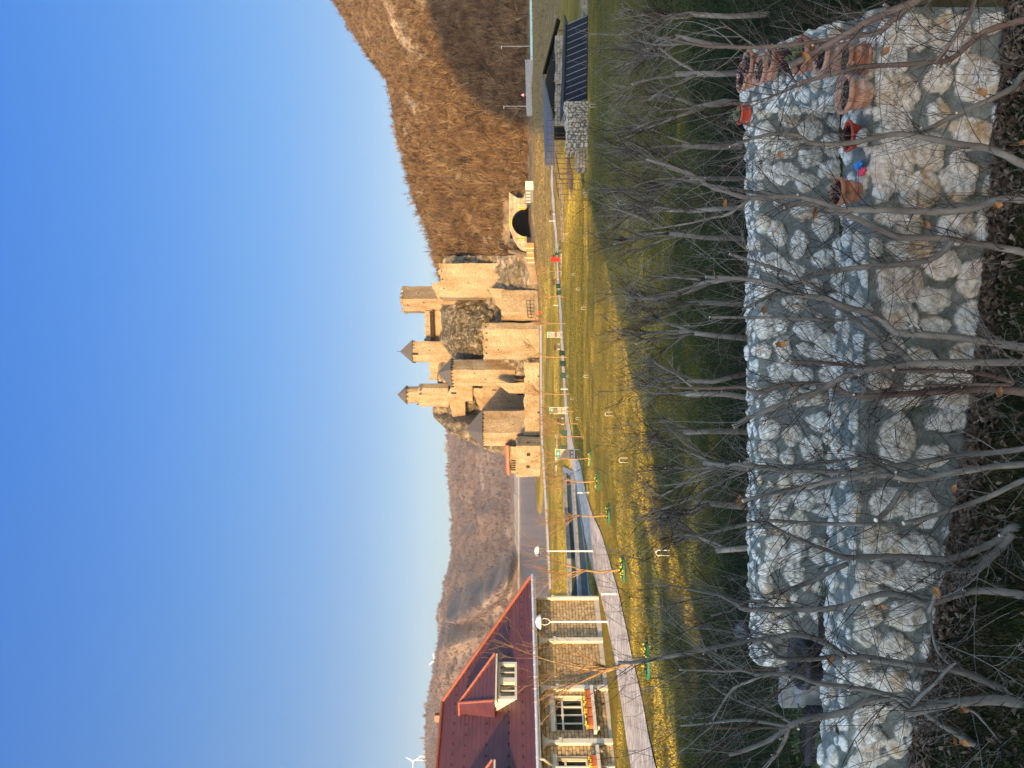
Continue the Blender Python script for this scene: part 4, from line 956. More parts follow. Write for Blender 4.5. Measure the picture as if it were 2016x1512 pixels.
# low ruined wall strips in the grass
M_RUIN = brickmat('ruin_stone', (.26, .21, .15), (.34, .28, .2), (.13, .1, .06), .5, .22, .03, .9, noise_amt=.5)
def lowwall(pts, h, w_, label):
    t = MB(); P_ = [G(*p) for p in pts]
    L_ = []
    for a, c in zip(P_[:-1], P_[1:]):
        k = max(2, int((c-a).length/.7))
        for q in range(k): L_.append(a.lerp(c, q/k))
    L_.append(P_[-1])
    for a, c in zip(L_[:-1], L_[1:]):
        e = (c-a); e.z = 0; ln = e.length; e.normalize(); n = Vector((-e.y, e.x, 0)); z = gz1(a.x, a.y); hh = h*(.55+.8*rnd.random()); ww = w_*(.8+.4*rnd.random())
        t.obox(Vector((a.x, a.y, z)), e, n, UZ, 0, ln*.985, -ww/2, ww/2, -.25, hh)
    return tag(t.build('ruined_wall', M_RUIN), label, 'wall')
lowwall([(1112, 472), (1110, 430), (1108.5, 385), (1107, 362)], .35, 1.0, 'low ruined stone wall running through the grass to the fenced ruin')
lowwall([(1105.5, 545), (1105.5, 520), (1106, 498)], .15, .6, 'thin pale stone edging in the grass near the red box')
lowwall([(1097, 853), (1097, 880), (1097, 910), (1096, 938)], .35, 1.3, 'line of rubble stones in the lawn behind the biggest information board')
# little arches on the lawn
k_ = 0
hoops = [(1133, 540, 'arch on the lawn below the red box'), (1143, 569, 'arch on the lawn in front of the keep'), (1154, 607, 'arch on the lawn in front of the gatehouse'), (1121, 741, 'arch just below the walkway near the lone green bin'), (1130, 785, 'arch below the walkway left of the lone bin'), (1142, 824, 'arch below the brown bench'), (1160, 741, 'arch in mid lawn below the lone green bin'), (1118, 461, 'arch near the ruined wall end'), (1159, 381, 'arch in the shade beside the fenced ruin'),
         (1235, 399, 'bigger arch on the shaded lawn at right'), (1173, 208, 'arch in front of the shelter roof corner'), (1096, 32, 'arch on the grass behind the shelter'), (1237, 906, 'arch on the sunlit lawn below the first flower bed'), (1207, 815, 'arch on the golden grass among twig tips'), (1318, 1088.5, 'largest white arch on the sunlit strip of lawn')]
for x, y, l in hoops:
    b = G(x, y); big = 'largest' in l; H = .34 if big else .36; W = .13 if big else .17
    m = MB(); m.tube([b+Vector((-W/2, 0, -.05)), b+Vector((-W/2, 0, H-W/2))]+[b+Vector((-W/2*math.cos(a), 0, H-W/2+W/2*math.sin(a))) for a in np.linspace(.3, math.pi-.3, 7)]+[b+Vector((W/2, 0, H-W/2)), b+Vector((W/2, 0, -.05))], .011 if big else .009, 5)
    tag(m.build('lawn_arch', M_WHITE, None, True), 'small white wire '+l, 'arch', 'white wire arches stuck in the lawn')

# flower beds round the young trees
def flowerbed(x, y, wpx, label):
    b = G(x, y); r = wpx/2/F*b.y
    t = thing('flower_bed', label, 'flower bed', b, 'green edged flower beds round the young trees')
    for a0, a1, nm in ((-2.9, -.35, 0), (.25, 2.6, 1)):
        m = MB(); n = 14; pr = []
        for q in range(n+1):
            a = a0+(a1-a0)*q/n; cx, cy = b.x+r*math.cos(a), b.y+r*math.sin(a)*.85; pr.append((cx, cy, b.x+(r-.03)*math.cos(a), b.y+(r-.03)*math.sin(a)*.85))
        for p, q in zip(pr[:-1], pr[1:]):
            zp, zq = gz1(p[0], p[1]), gz1(q[0], q[1])
            m.hexa([(p[0], p[1], zp-.05), (q[0], q[1], zq-.05), (q[2], q[3], zq-.05), (p[2], p[3], zp-.05), (p[0], p[1], zp+.09), (q[0], q[1], zq+.09), (q[2], q[3], zq+.09), (p[2], p[3], zp+.09)])
        m.build('edging', M_GRN, t)
    s_ = MB(); s_.lathe(b, [(r*.97, .02), (r*.6, .09), (.02, .11)], 20); s_.build('soil', M_SOIL, t)
    fl, lf = MB(), MB()
    for q in range(int(30+60*r)):
        a, rr = rnd.uniform(0, 6.28), r*.85*math.sqrt(rnd.random()); p = b+Vector((rr*math.cos(a), rr*math.sin(a), .1+.07*rnd.random()))
        (fl if rnd.random() < .3 else lf).blob(p, .028, q, .3, nu=5, nv=3)
    fl.build('flowers', M_YEL, t); lf.build('leaves', M_GREENLEAF, t)
for a in ((1164, 902, 34, 'small flower bed with yellow flowers at the biggest information board'), (1178, 948, 36, 'second flower bed from the information board, beside the basin end'), (1200, 1012, 38, 'flower bed with yellow and orange flowers halfway along the walkway'), (1229, 1121, 50, 'flower bed in front of the lamp by the basin'), (1277, 1300, 76, 'nearest and largest flower bed, in front of the house')):
    flowerbed(*a)

# ================= bare trees =================
def grow(tr, tw, p, d, ln, rad, lev, maxlev, g_, spread=.6, up=.25, nseg=4, kids=(3, 5), rmin=.004):
    pts, rads = [p.copy()], [rad]; q = p.copy(); dd = d.copy()
    for i in range(nseg):
        dd = (dd+Vector((g_.gauss(0, .13), g_.gauss(0, .13), g_.gauss(0, .08)+up*.12))).normalized()
        q = q+dd*(ln/nseg); pts.append(q.copy()); rads.append(max(rmin, rad*(1-.75*(i+1)/nseg)))
    (tr if lev < 2 else tw).tube(pts, rads, 6 if lev < 1 else (5 if lev < 2 else 3), cap=False)
    if lev < maxlev:
        for k in range(g_.randint(*kids)):
            f = g_.uniform(.3, 1) if lev else g_.uniform(.75, 1.0); i = min(nseg-1, int(f*nseg)); pp = pts[i].lerp(pts[i+1], f*nseg-i)
            t_ = (pts[i+1]-pts[i]).normalized(); a = g_.uniform(0, 6.28); o = t_.orthogonal().normalized(); o = Matrix.Rotation(a, 3, t_) @ o
            nd = (t_*g_.uniform(.6, 1)+o*spread*g_.uniform(.5, 1.3)+UZ*up*.5).normalized()
            grow(tr, tw, pp, nd, ln*g_.uniform(.45, .75), max(rmin, rads[i]*.6), lev+1, maxlev, g_, spread, up, nseg, kids, rmin)
def young_tree(x, y, xtop, label, seed, rpx=3.0, lean=0.0, trunkf=.45, kids=(3, 5), maxlev=3):
    b = G(x, y); H = (x-xtop)/F*b.y; g_ = random.Random(seed)
    t = thing('young_tree', label, 'tree', b, 'bare young trees along the walkway'); tr, tw = MB(), MB()
    r = rpx/2/F*b.y; th = H*trunkf; top = b+Vector((lean*th, 0, th))
    mid = b.lerp(top, .5)+Vector((g_.gauss(0, .02), 0, 0))*H
    tr.tube([b-UZ*.1, b, mid, top], [r*1.2, r, r*.9, r*.75], 7, cap=False)
    rm = max(.0035, .32/F*b.y)
    for k in range(g_.randint(4, 6)):
        a = g_.uniform(0, 6.28); d = Vector((math.cos(a)*.42, math.sin(a)*.42, 1)).normalized()
        st = mid.lerp(top, g_.uniform(.55, 1))
        grow(tr, tw, st, d, (H-th)*g_.uniform(.5, .85), r*.5, 1, maxlev, g_, .65, .3, 4, kids, rm)
    tr.build('trunk', M_BARKY, t, True); tw.build('twigs', M_BARKT, t)
for x, y, xt, l, s, rp in ((1107, 535, 1046, 'thin young tree just left of the red box', 1, 1.6), (1110, 585, 1052, 'thin young tree in front of the gatehouse', 2, 1.8), (1112.5, 637, 1042, 'young tree right of the farthest information board', 3, 2), (1116, 703, 1020, 'young tree with a wide crown between the close bins', 4, 2.2),
                           (1121, 775, 1032, 'young tree in front of the palace door', 5, 2.2), (1129, 810, 1048, 'young tree close behind the middle information board', 6, 2.2), (1138, 834, 1054, 'young tree left of the middle information board', 7, 2.2), (1150, 860, 1044, 'young tree right of the biggest information board', 8, 2.4),
                           (1162, 902, 1040, 'young leaning tree in the flower bed at the biggest information board', 9, 2.6), (1176, 947, 1062, 'young tree in the second flower bed, beside the basin', 10, 3), (1198, 1014, 1058, 'young tree in the flower bed halfway along the walkway', 11, 3.4), (1226, 1121, 1032, 'young orange barked tree near the lamp by the basin', 12, 5), ):
    young_tree(x, y, xt, l, s, rp, kids=(2, 4) if y < 1000 else (3, 5))
young_tree(1276, 1300, 1000, 'largest young tree, spreading in front of the house windows', 21, 9, -.25, .32, (3, 5), 3)

# ================= road, tunnel and hillside =================
M_ASPH = mat('asphalt', [(.05, .05, .05), (.08, .078, .075)], 2, .9, .2)
rl = [Vector((20, 262, 0)), Vector((60, 262, 0)), Vector((120, 258, 0)), Vector((260, 246, 0))]; rr = [v+Vector((0, 9, 0)) for v in rl]
ribbon('road', [v-Vector((0, 9, 0)) for v in rl], [v+Vector((0, 3, 0)) for v in rl], M_ASPH, .06, label='asphalt road at the foot of the hillside')
M_PORTAL = brickmat('portal_stone_panels', (.3, .25, .165), (.35, .29, .195), (.2, .16, .1), 2.4, 1.0, .04, .3)
pt = thing('tunnel_portal', 'cream stone tunnel portal with a round dark mouth at the foot of the hill', 'tunnel', T(1040, 438, 262))
D = 262
def tp_(x, y, d=D): return T(x, y, d)
out = [tp_(1042, 372), tp_(1042, 498), tp_(1024, 494), tp_(1013, 476), tp_(1003, 452), tp_(1002, 376), tp_(1012, 386), tp_(1024, 392), tp_(1035, 372)]
arc = [tp_(1037-29*math.sin(a), 438-28*math.cos(a)) for a in np.linspace(0, math.pi, 19)]    # y from 410 to 466
m = MB()
# face = upper band from arch to outline, made as quads between arch and an outer chain
outer = [tp_(1037, 372), tp_(1030, 390), tp_(1020, 390), tp_(1012, 386), tp_(1002, 378), tp_(1002, 390), tp_(1002, 402), tp_(1002, 412), tp_(1002, 422), tp_(1002, 430), tp_(1002, 438), tp_(1003, 446), tp_(1003.5, 453), tp_(1007, 460), tp_(1010, 468), tp_(1014, 476), tp_(1019, 485), tp_(1026, 492), tp_(1037, 497)]
bk = Vector((0, 1.2, 0))
for i in range(18):
    m.hexa([arc[i], outer[i], outer[i]+bk, arc[i]+bk, arc[i+1], outer[i+1], outer[i+1]+bk, arc[i+1]+bk])
m.build('portal_wall', M_PORTAL, pt)
m = MB()
for i in range(18): 
    a, c = arc[i], arc[i+1]; bb = Vector((5, 26, 0)); m.poly([a, c, c+bb, a+bb])
m.build('tunnel_lining', M_CONC, pt)
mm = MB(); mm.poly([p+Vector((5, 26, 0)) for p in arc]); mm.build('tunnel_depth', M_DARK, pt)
for i, (x, y, w_, h_) in enumerate(((1005.5, 437, 15, 3.6), (1028, 410, 4, 12), (1027, 470, 4, 11))):
    p = tp_(x, y, D-.12); m = MB(); m.box(p, w_/F*D, .1, h_/F*D); q = m.build('chevron_sign', mat('yellow_sign', [(.75, .38, .02)]), pt)
    s_ = MB(); horiz = w_ > h_; n = 9
    for k in range(n):
        f = (k+.5)/n-.5; c = p+Vector((f*w_/F*D if horiz else 0, -.06, 0 if horiz else f*h_/F*D)); s_.box(c, .22, .02, .3, 0)
    s_.build('stripe', M_DARK, q)
# striped info container beside the tunnel
b = tp_(1051, 380, 235); t = thing('site_cabin', 'cream cabin with a grey striped front beside the tunnel', 'cabin', Vector((b.x, b.y, b.z)))
W1_, W2_ = 17/F*235, 24/F*235; H_ = 17/F*235
M_CAB = mat('cream_cabin', [(.42, .38, .26), (.48, .43, .3)], 3, .6)
MB().box(T(1042.7, 367.4, 236), W1_, 2.5, H_).build('wall', M_CAB, t)
q = MB().box(T(1042.7, 388.5, 236), W2_, 2.3, H_*.98).build('front', mat('grey_panel', [(.13, .115, .105)]), t)
for k in range(4):
    y_ = 379.5+k*6.2; MB().box(T(1040, y_, 234.8), 1.8/F*235, .1, 8/F*235).build('stripe', M_CAB, q)
# orange barriers
for k, (y0, y1, xa, xb) in enumerate(((478, 489, 1037, 1051), (490, 498, 1038, 1050), (499, 508, 1037, 1051), (509, 517, 1040, 1052))):
    b = T(xb, (y0+y1)/2, 236); w_ = (y1-y0)/F*236; h_ = (xb-xa)/F*236
    t = thing('safety_barrier', 'orange site barrier left of the tunnel, '+('nearest the tunnel mouth', 'second from the tunnel mouth', 'third from the tunnel mouth', 'farthest from the tunnel mouth')[k], 'barrier', b, 'orange site barriers')
    MB().box(b+UZ*h_/2, w_*.94, .08, h_).build('panel', mat('orange_mesh', [(.36, .1, .025), (.46, .16, .05)], 2) if k == 0 else bpy.data.materials['orange_mesh'], t)
    MB().box(b+Vector((-w_/2, -.05, h_*.55)), .3, .14, h_*1.15).build('post', M_CREAM, t)
# ramp road to the keep
ramp = MB()
rp = [(1000, 492, 262), (1015, 497, 260), (1030, 506, 258), (1041, 535, 256), (1044, 560, 255)]
for a, c in zip(rp[:-1], rp[1:]):
    p, q = T(*a), T(*c); ramp.hexa([p-UZ*3, q-UZ*3, q+Vector((0, 5, -3)), p+Vector((0, 5, -3)), p, q, q+Vector((0, 5, 0)), p+Vector((0, 5, 0))])
tag(ramp.build('ramp_wall', M_CW2), 'pale sloping ramp wall between tunnel and keep', 'wall')
# guard rail and concrete wall along the road on the right
gr = thing('guard_rail', 'turquoise and white guard rail along the road at right', 'guard rail', T(1056, 60, 240))
m = MB(); M_TURQ = mat('turquoise_rail', [(.2, .36, .34), (.33, .46, .44)], 2)
a, c = T(1048, 118, 240), T(1045, -120, 228)
m.obox(a, (c-a).normalized(), Vector((0, 1, 0)), UZ, 0, (c-a).length, -.1, .1, -.1, .55); m.obox(a, (c-a).normalized(), Vector((0, 1, 0)), UZ, 0, (c-a).length, -.12, .12, -1.2, -.6); m.build('rail', M_TURQ, gr)
for k in range(26): p = a.lerp(c, k/25); MB().box(p-UZ*.6, .14, .3, 2.4).build('post', M_STEEL, gr)
tag(MB().obox(T(1046, 228, 244), (T(1043, 118, 242)-T(1046, 228, 244)).normalized(), Vector((0, 1, 0)), UZ, 0, (T(1043, 118, 242)-T(1046, 228, 244)).length, -.3, .5, -1.5, 1.5).build('retaining_wall', M_CONC), 'grey concrete retaining wall along the shaded road', 'wall')
p = T(1029, 187, 244); t = thing('warning_sign', 'triangular road warning sign above the concrete wall', 'road sign', p)
m = MB(); r_ = 4.4/F*244; m.prism([(p.x, p.y), (p.x+.01, p.y), (p.x, p.y+.01)], p.z-2, p.z); tri = [p+Vector((-r_, 0, -r_*.7)), p+Vector((r_, 0, -r_*.7)), p+Vector((0, 0, r_))]
m = MB(); m.add(tri+[q+Vector((0, .1, 0)) for q in tri], [(0, 1, 2), (5, 4, 3), (0, 3, 4, 1), (1, 4, 5, 2), (2, 5, 3, 0)]); m.build('border', M_RED, t)
tri2 = [p+(q-p)*.66+Vector((0, -.02, 0)) for q in tri]; m = MB(); m.add(tri2+[q+Vector((0, .015, 0)) for q in tri2], [(0, 1, 2), (5, 4, 3), (0, 3, 4, 1), (1, 4, 5, 2), (2, 5, 3, 0)]); m.build('plate', M_WHITE, t)
MB().tube([p+Vector((0, .15, -3)), p+Vector((0, .15, .3))], .06, 6).build('post', M_STEEL, t)
for x0, x1, y, l in ((987, 1038, 91, 'road lamp on the shaded road, the right one'), (992, 1032, 209, 'road lamp on the shaded road, the left one')):
    b = T(x1, y, 246); H = (x1-x0)/F*246; t = thing('street_lamp', 'tall thin '+l, 'street lamp', b, 'thin lamps along the hill road')
    MB().tube([b-UZ*1, b+UZ*H], [.1, .06], 6).build('pole', M_STEEL, t); MB().box(b+UZ*H+Vector((-.35, 0, 0)), .9, .25, .16).build('lamp_head', M_WHITE, t)

# ================= shelter over the excavated ruin =================
M_SHEET = mat('dark_sheet_metal', [(.011, .011, .012), (.018, .018, .019)], 1.2, .65, spec=.08)
M_SEAM = mat('grey_seam', [(.16, .16, .165)], rough=.5)
M_ROOFG = mat('grey_violet_sheet', [(.07, .062, .06), (.11, .098, .093)], 1.2, .6)
M_RUIN2 = brickmat('ruin_masonry', (.26, .235, .19), (.33, .3, .25), (.16, .135, .1), .4, .2, .02, .7, noise_amt=.6)
sh = thing('ruin_shelter', 'black sheet metal shelter roof over an excavated ruin', 'shelter', G(1158, 120))
b0, b1_ = G(1158.5, 31), G(1157, 195); dz = .08
q0, q1 = b0+UZ*dz, b1_+UZ*dz
t0, t1 = T(1118, 48, q0.y+2.4), T(1113.5, 211, q1.y+2.4)
def thick(m, a, b_, c, d_, th=.07): m.hexa([a-UZ*th, b_-UZ*th, c-UZ*th, d_-UZ*th, a, b_, c, d_]); return m
r1 = thick(MB(), q1, q0, t0, t1).build('roof', M_SHEET, sh)
sm_ = MB()
for k in range(14):
    f = k/13; sm_.tube([q1.lerp(q0, f)+UZ*.02, t1.lerp(t0, f)+UZ*.02], .022, 5)
sm_.build('seam', M_SEAM, r1)
u0, u1 = T(1111, 30, t0.y+1.6), T(1102, 240, t1.y+1.6)
thick(MB(), t1+UZ*.03, t0+UZ*.03, u0, u1).build('upper_roof', mat('slate_blue_sheet', [(.022, .023, .025), (.034, .035, .037)], 1, .65, spec=.1), sh)
MB().tube([t1+UZ*.1, t0+UZ*.1], .07, 6).build('gutter', M_SHEET, sh)
# second roof: gable with an open dark front
s2 = thing('ruin_shelter', 'open gabled shelter with a grey violet roof and dark interior behind the black one', 'shelter', G(1110, 200))
A0, Lb, Rb = T(1067.5, 146, 66), T(1088, 238, 64), T(1096, 36, 65.5)
A1, Lb1 = T(1072.5, 326, 71), T(1090, 326, 69)
thick(MB(), Lb, A0, A1, Lb1, .12).build('roof', M_ROOFG, s2)
thick(MB(), A0, Rb, Rb+Vector((1.2, 3, -.4)), A0+Vector((1.2, 3, -.4)), .12).build('roof_wing', M_SHEET, s2)
w_ = MB(); gq = gz1(A0.x, 70)
w_.poly([Vector((Lb.x+.3, 70, gq-1.5)), Vector((Rb.x, 70, gq-1.5)), Vector((Rb.x, 70, Rb.z-.1)), Vector((A0.x, 70, A0.z-.2)), Vector((Lb.x+.3, 70, Lb.z-.05))]); w_.build('dark_backing', M_DARK, s2)  # near-black sheet stands in for the shade inside the shelter
for y_ in (60, 118, 160, 205, 235, 270):
    p = T(1100, y_, 65.3); MB().tube([Vector((p.x, p.y, gz1(p.x, p.y)-.5)), Vector((p.x, p.y, Rb.z+ .35 if y_ > 90 else Rb.z))], .05, 6).build('post', M_WOOD, s2)
def ruin(quad, h0, label, dep=.8, mt=None):
    """broken-topped masonry wall between photo points (base x, y, depth)"""
    a, c = quad; n = max(3, int((c-a).length/.45)); e = (c-a)/n; m = MB(); nn = Vector((e.y, -e.x, 0)).normalized()
    for k in range(n):
        hh = h0*(.8+.3*rnd.random()); p = a+e*k; q = p+e
        m.hexa([p-UZ*.4, q-UZ*.4, q-UZ*.4-nn*dep, p-UZ*.4-nn*dep, p+UZ*hh, q+UZ*hh, q+UZ*hh-nn*dep, p+UZ*hh-nn*dep])
    return tag(m.build('ruined_wall', mt or M_RUIN2), label, 'wall')
RUINS = [((1159, 284, 51.6), (1158, 199, 52.0), 1.5, 'excavated stone wall left of the black shelter roof'), ((1142, 300, 57), (1138, 236, 57.5), .95, 'excavated stone wall behind the fence, left of the shelter')]
ruin((T(1104, 165, 62), T(1104, 70, 62.2)), .45, 'pale ruin wall standing under the open gabled shelter', .8)
ruin((T(1104, 236, 61), T(1104, 168, 62)), .45, 'grey ruin wall under the left half of the gabled shelter', .8)
ruin((T(1158, 30, 52.4), T(1156, -60, 52)), .4, 'low rubble wall right of the black shelter roof', 1.6)
ruin((T(1150, 330, 53.5), T(1148, 292, 53.5)), .5, 'sunlit low ruin wall at the left end of the fence', 1.4)
# fence of brown rails round the pit
fc = thing('rail_fence', 'brown metal rail fence around the excavated ruin', 'fence', T(1158, 260, 43.5))
def fence(a, c, n, H, hn):
    for k in range(n+1): p = a.lerp(c, k/n); MB().tube([p-UZ*.3, p+UZ*H], .018, 5).build('post', M_WOOD, fc)
    m = MB()
    for k in range(hn): m.tube([a+UZ*H*(k+1)/hn, c+UZ*H*(k+1)/hn], .013, 4)
    m.build('rail', M_WOOD, fc)
fence(T(1157, 212, 51), T(1158, 290, 50.6), 8, 1.3, 4); fence(T(1146, 288, 55), T(1143, 340, 58), 7, 1.2, 4); fence(T(1106, 212, 60), T(1103, 322, 63), 9, 1.1, 3)

st_ = thing('timber_stair', 'brown timber steps with rails at the left end of the fenced ruin', 'stair', T(1130, 345, 58))
a, c = T(1116, 322, 59.5), T(1126, 374, 56); e = (c-a); ln = e.length; e.normalize(); n_ = Vector((-e.y, e.x, 0)).normalized(); m = MB()
for k in range(9): p = a+e*ln*k/9; m.hexa([p+n_*s+UZ*z for z in (-.12, 0) for s in (0,)]+[]) if False else m.obox(p, Vector((e.x, e.y, 0)).normalized(), n_, UZ, 0, .3, -.8, .8, -.1, 0)
m.build('step', mat('stair_timber', [(.1, .055, .03), (.17, .1, .055)], 5), st_)
for s in (-.8, .8):
    m = MB(); m.tube([a+n_*s+UZ*.9, c+n_*s+UZ*.9], .03, 5)
    for k in range(6): p = a.lerp(c, k/5)+n_*s; m.tube([p-UZ*.4, p+UZ*.9], .025, 5)
    m.build('rail', M_WOOD, st_)
# ================= wind turbines =================
def turbine(xh, yh, xb, d, rl_, label, a0):
    hub = T(xh, yh, d); base = Vector((hub.x, d+3, CZ-(xb-1008)/F*d)); t = thing('wind_turbine', label, 'wind turbine', base, 'white wind turbines on the far ridge')
    s = d/F
    MB().tube([base-UZ*30, hub+Vector((0, 4, 0))], [1.0*s, .55*s], 8).build('tower', M_WHITE, t)
    MB().box(hub+Vector((0, 3, 0)), 1.6*s, 4*s, 1.6*s).build('nacelle', M_WHITE, t)
    for k in range(3):
        a = a0+k*2*math.pi/3; v = Vector((math.sin(a), 0, math.cos(a))); w_ = Vector((v.z, 0, -v.x))
        q = hub+Vector((0, -2*s, 0)); m = MB(); L_ = rl_*s
        m.add([q-w_*.45*s, q+w_*.45*s, q+v*L_*.35+w_*.75*s, q+v*L_+w_*.12*s, q+v*L_-w_*.1*s, q+v*L_*.35-w_*.3*s]+[p+Vector((0, .4*s, 0)) for p in (q-w_*.45*s, q+w_*.45*s, q+v*L_*.35+w_*.75*s, q+v*L_+w_*.12*s, q+v*L_-w_*.1*s, q+v*L_*.35-w_*.3*s)],
              [(5, 4, 3, 2, 1, 0), (6, 7, 8, 9, 10, 11)]+[(i, (i+1) % 6, 6+(i+1) % 6, 6+i) for i in range(6)])
        m.build('blade', M_WHITE, t)
turbine(855, 1299.5, 882, 2500, 15.5, 'wind turbine standing furthest right on the far ridge', -.72)
turbine(858, 1353, 868, 2600, 13.5, 'wind turbine half sunk behind the ridge above the house chimney', -.55)
turbine(813, 1498, 848, 2100, 17, 'tallest wind turbine, at the left edge of the view', .52)
turbine(835, 1489, 848, 2700, 12, 'wind turbine low behind the tallest one', .15)
turbine(842, 1403.5, 850, 3000, 4, 'tiny distant wind turbine above the ridge', .3)
# ================= garden walls in the foreground =================
ZT = 7.26
def wallmat(k_=1.0):
    m = bpy.data.materials.new('rubble_wall'); m.use_nodes = True; nt = m.node_tree; N = nt.nodes; L = nt.links
    b = N['Principled BSDF']; b.inputs['Roughness'].default_value = .95; b.inputs['Specular IOR Level'].default_value = .15
    tc = N.new('ShaderNodeTexCoord')
    def nz(s, d=8, r=.65):
        n = N.new('ShaderNodeTexNoise'); n.inputs['Scale'].default_value = s; n.inputs['Detail'].default_value = d; n.inputs['Roughness'].default_value = r
        L.new(tc.outputs['Object'], n.inputs['Vector']); return n.outputs['Fac']
    def att(n):
        a = N.new('ShaderNodeAttribute'); a.attribute_name = n; return a.outputs['Fac']
    def ramp(f, st, sc=False):
        r = N.new('ShaderNodeValToRGB'); e = r.color_ramp.elements
        while len(e) < len(st): e.new(.5)
        for i, (p, c) in enumerate(st): e[i].position = p; e[i].color = (*(q*k_ if sc else q for q in c), 1)
        L.new(f, r.inputs[0]); return r.outputs[0]
    def mix(f, a, c, bt='MIX'):
        x = N.new('ShaderNodeMix'); x.data_type = 'RGBA'; x.blend_type = bt
        if isinstance(f, float): x.inputs[0].default_value = f
        else: L.new(f, x.inputs[0])
        L.new(a, x.inputs[6]); L.new(c, x.inputs[7]); return x.outputs[2]
    def math_(op, a, c):
        x = N.new('ShaderNodeMath'); x.operation = op; x.use_clamp = True
        for i, q in enumerate((a, c)):
            if isinstance(q, float): x.inputs[i].default_value = q
            else: L.new(q, x.inputs[i])
        return x.outputs[0]
    base = ramp(nz(16), [(.3, (.42, .355, .265)), (.47, (.72, .65, .53)), (.65, (.86, .8, .68))], True)
    ochre = ramp(nz(22), [(.3, (.36, .2, .09)), (.6, (.6, .44, .24)), (.8, (.72, .6, .42))])
    f = math_('MULTIPLY', ramp(nz(5, 5), [(.46, (0, 0, 0)), (.6, (1, 1, 1))]), att('tone'))
    st = mix(f, base, ochre)
    rust = ramp(nz(9, 6), [(.63, (1, 1, 1)), (.72, (.62, .36, .2))]); st = mix(math_('MULTIPLY', att('tone'), .7), st, mix(1.0, st, rust, 'MULTIPLY'))
    crack = ramp(nz(34, 3, .8), [(.36, (.5, .46, .4)), (.46, (1, 1, 1))]); st = mix(.6, st, mix(1.0, st, crack, 'MULTIPLY'))
    mor = ramp(nz(12), [(.3, (.12, .128, .105)), (.55, (.2, .208, .175)), (.75, (.31, .31, .265))], True)
    moss = ramp(nz(3.2, 6), [(.58, (0, 0, 0)), (.68, (1, 1, 1))])
    mosscol = ramp(nz(40), [(.3, (.03, .04, .012)), (.7, (.1, .11, .04))])
    mor = mix(math_('MULTIPLY', moss, .75), mor, mosscol)
    col = mix(att('stone'), mor, st); L.new(col, b.inputs['Base Color'])
    bp = N.new('ShaderNodeBump'); bp.inputs['Strength'].default_value = 1.0; bp.inputs['Distance'].default_value = .016
    L.new(nz(45, 9, .7), bp.inputs['Height']); L.new(bp.outputs[0], b.inputs['Normal'])
    return m
M_RUBBLE = wallmat(); M_RUBBLE2 = wallmat(.5)
def zfoot(x): return np.interp(x, [-3.6, -3.1, -1.85, -.2, 2.8, 3.5], [6.76, 6.72, 6.56, 6.36, 6.25, 6.25])
def tri3(c): return [(a[0], a[1]) for a in c]
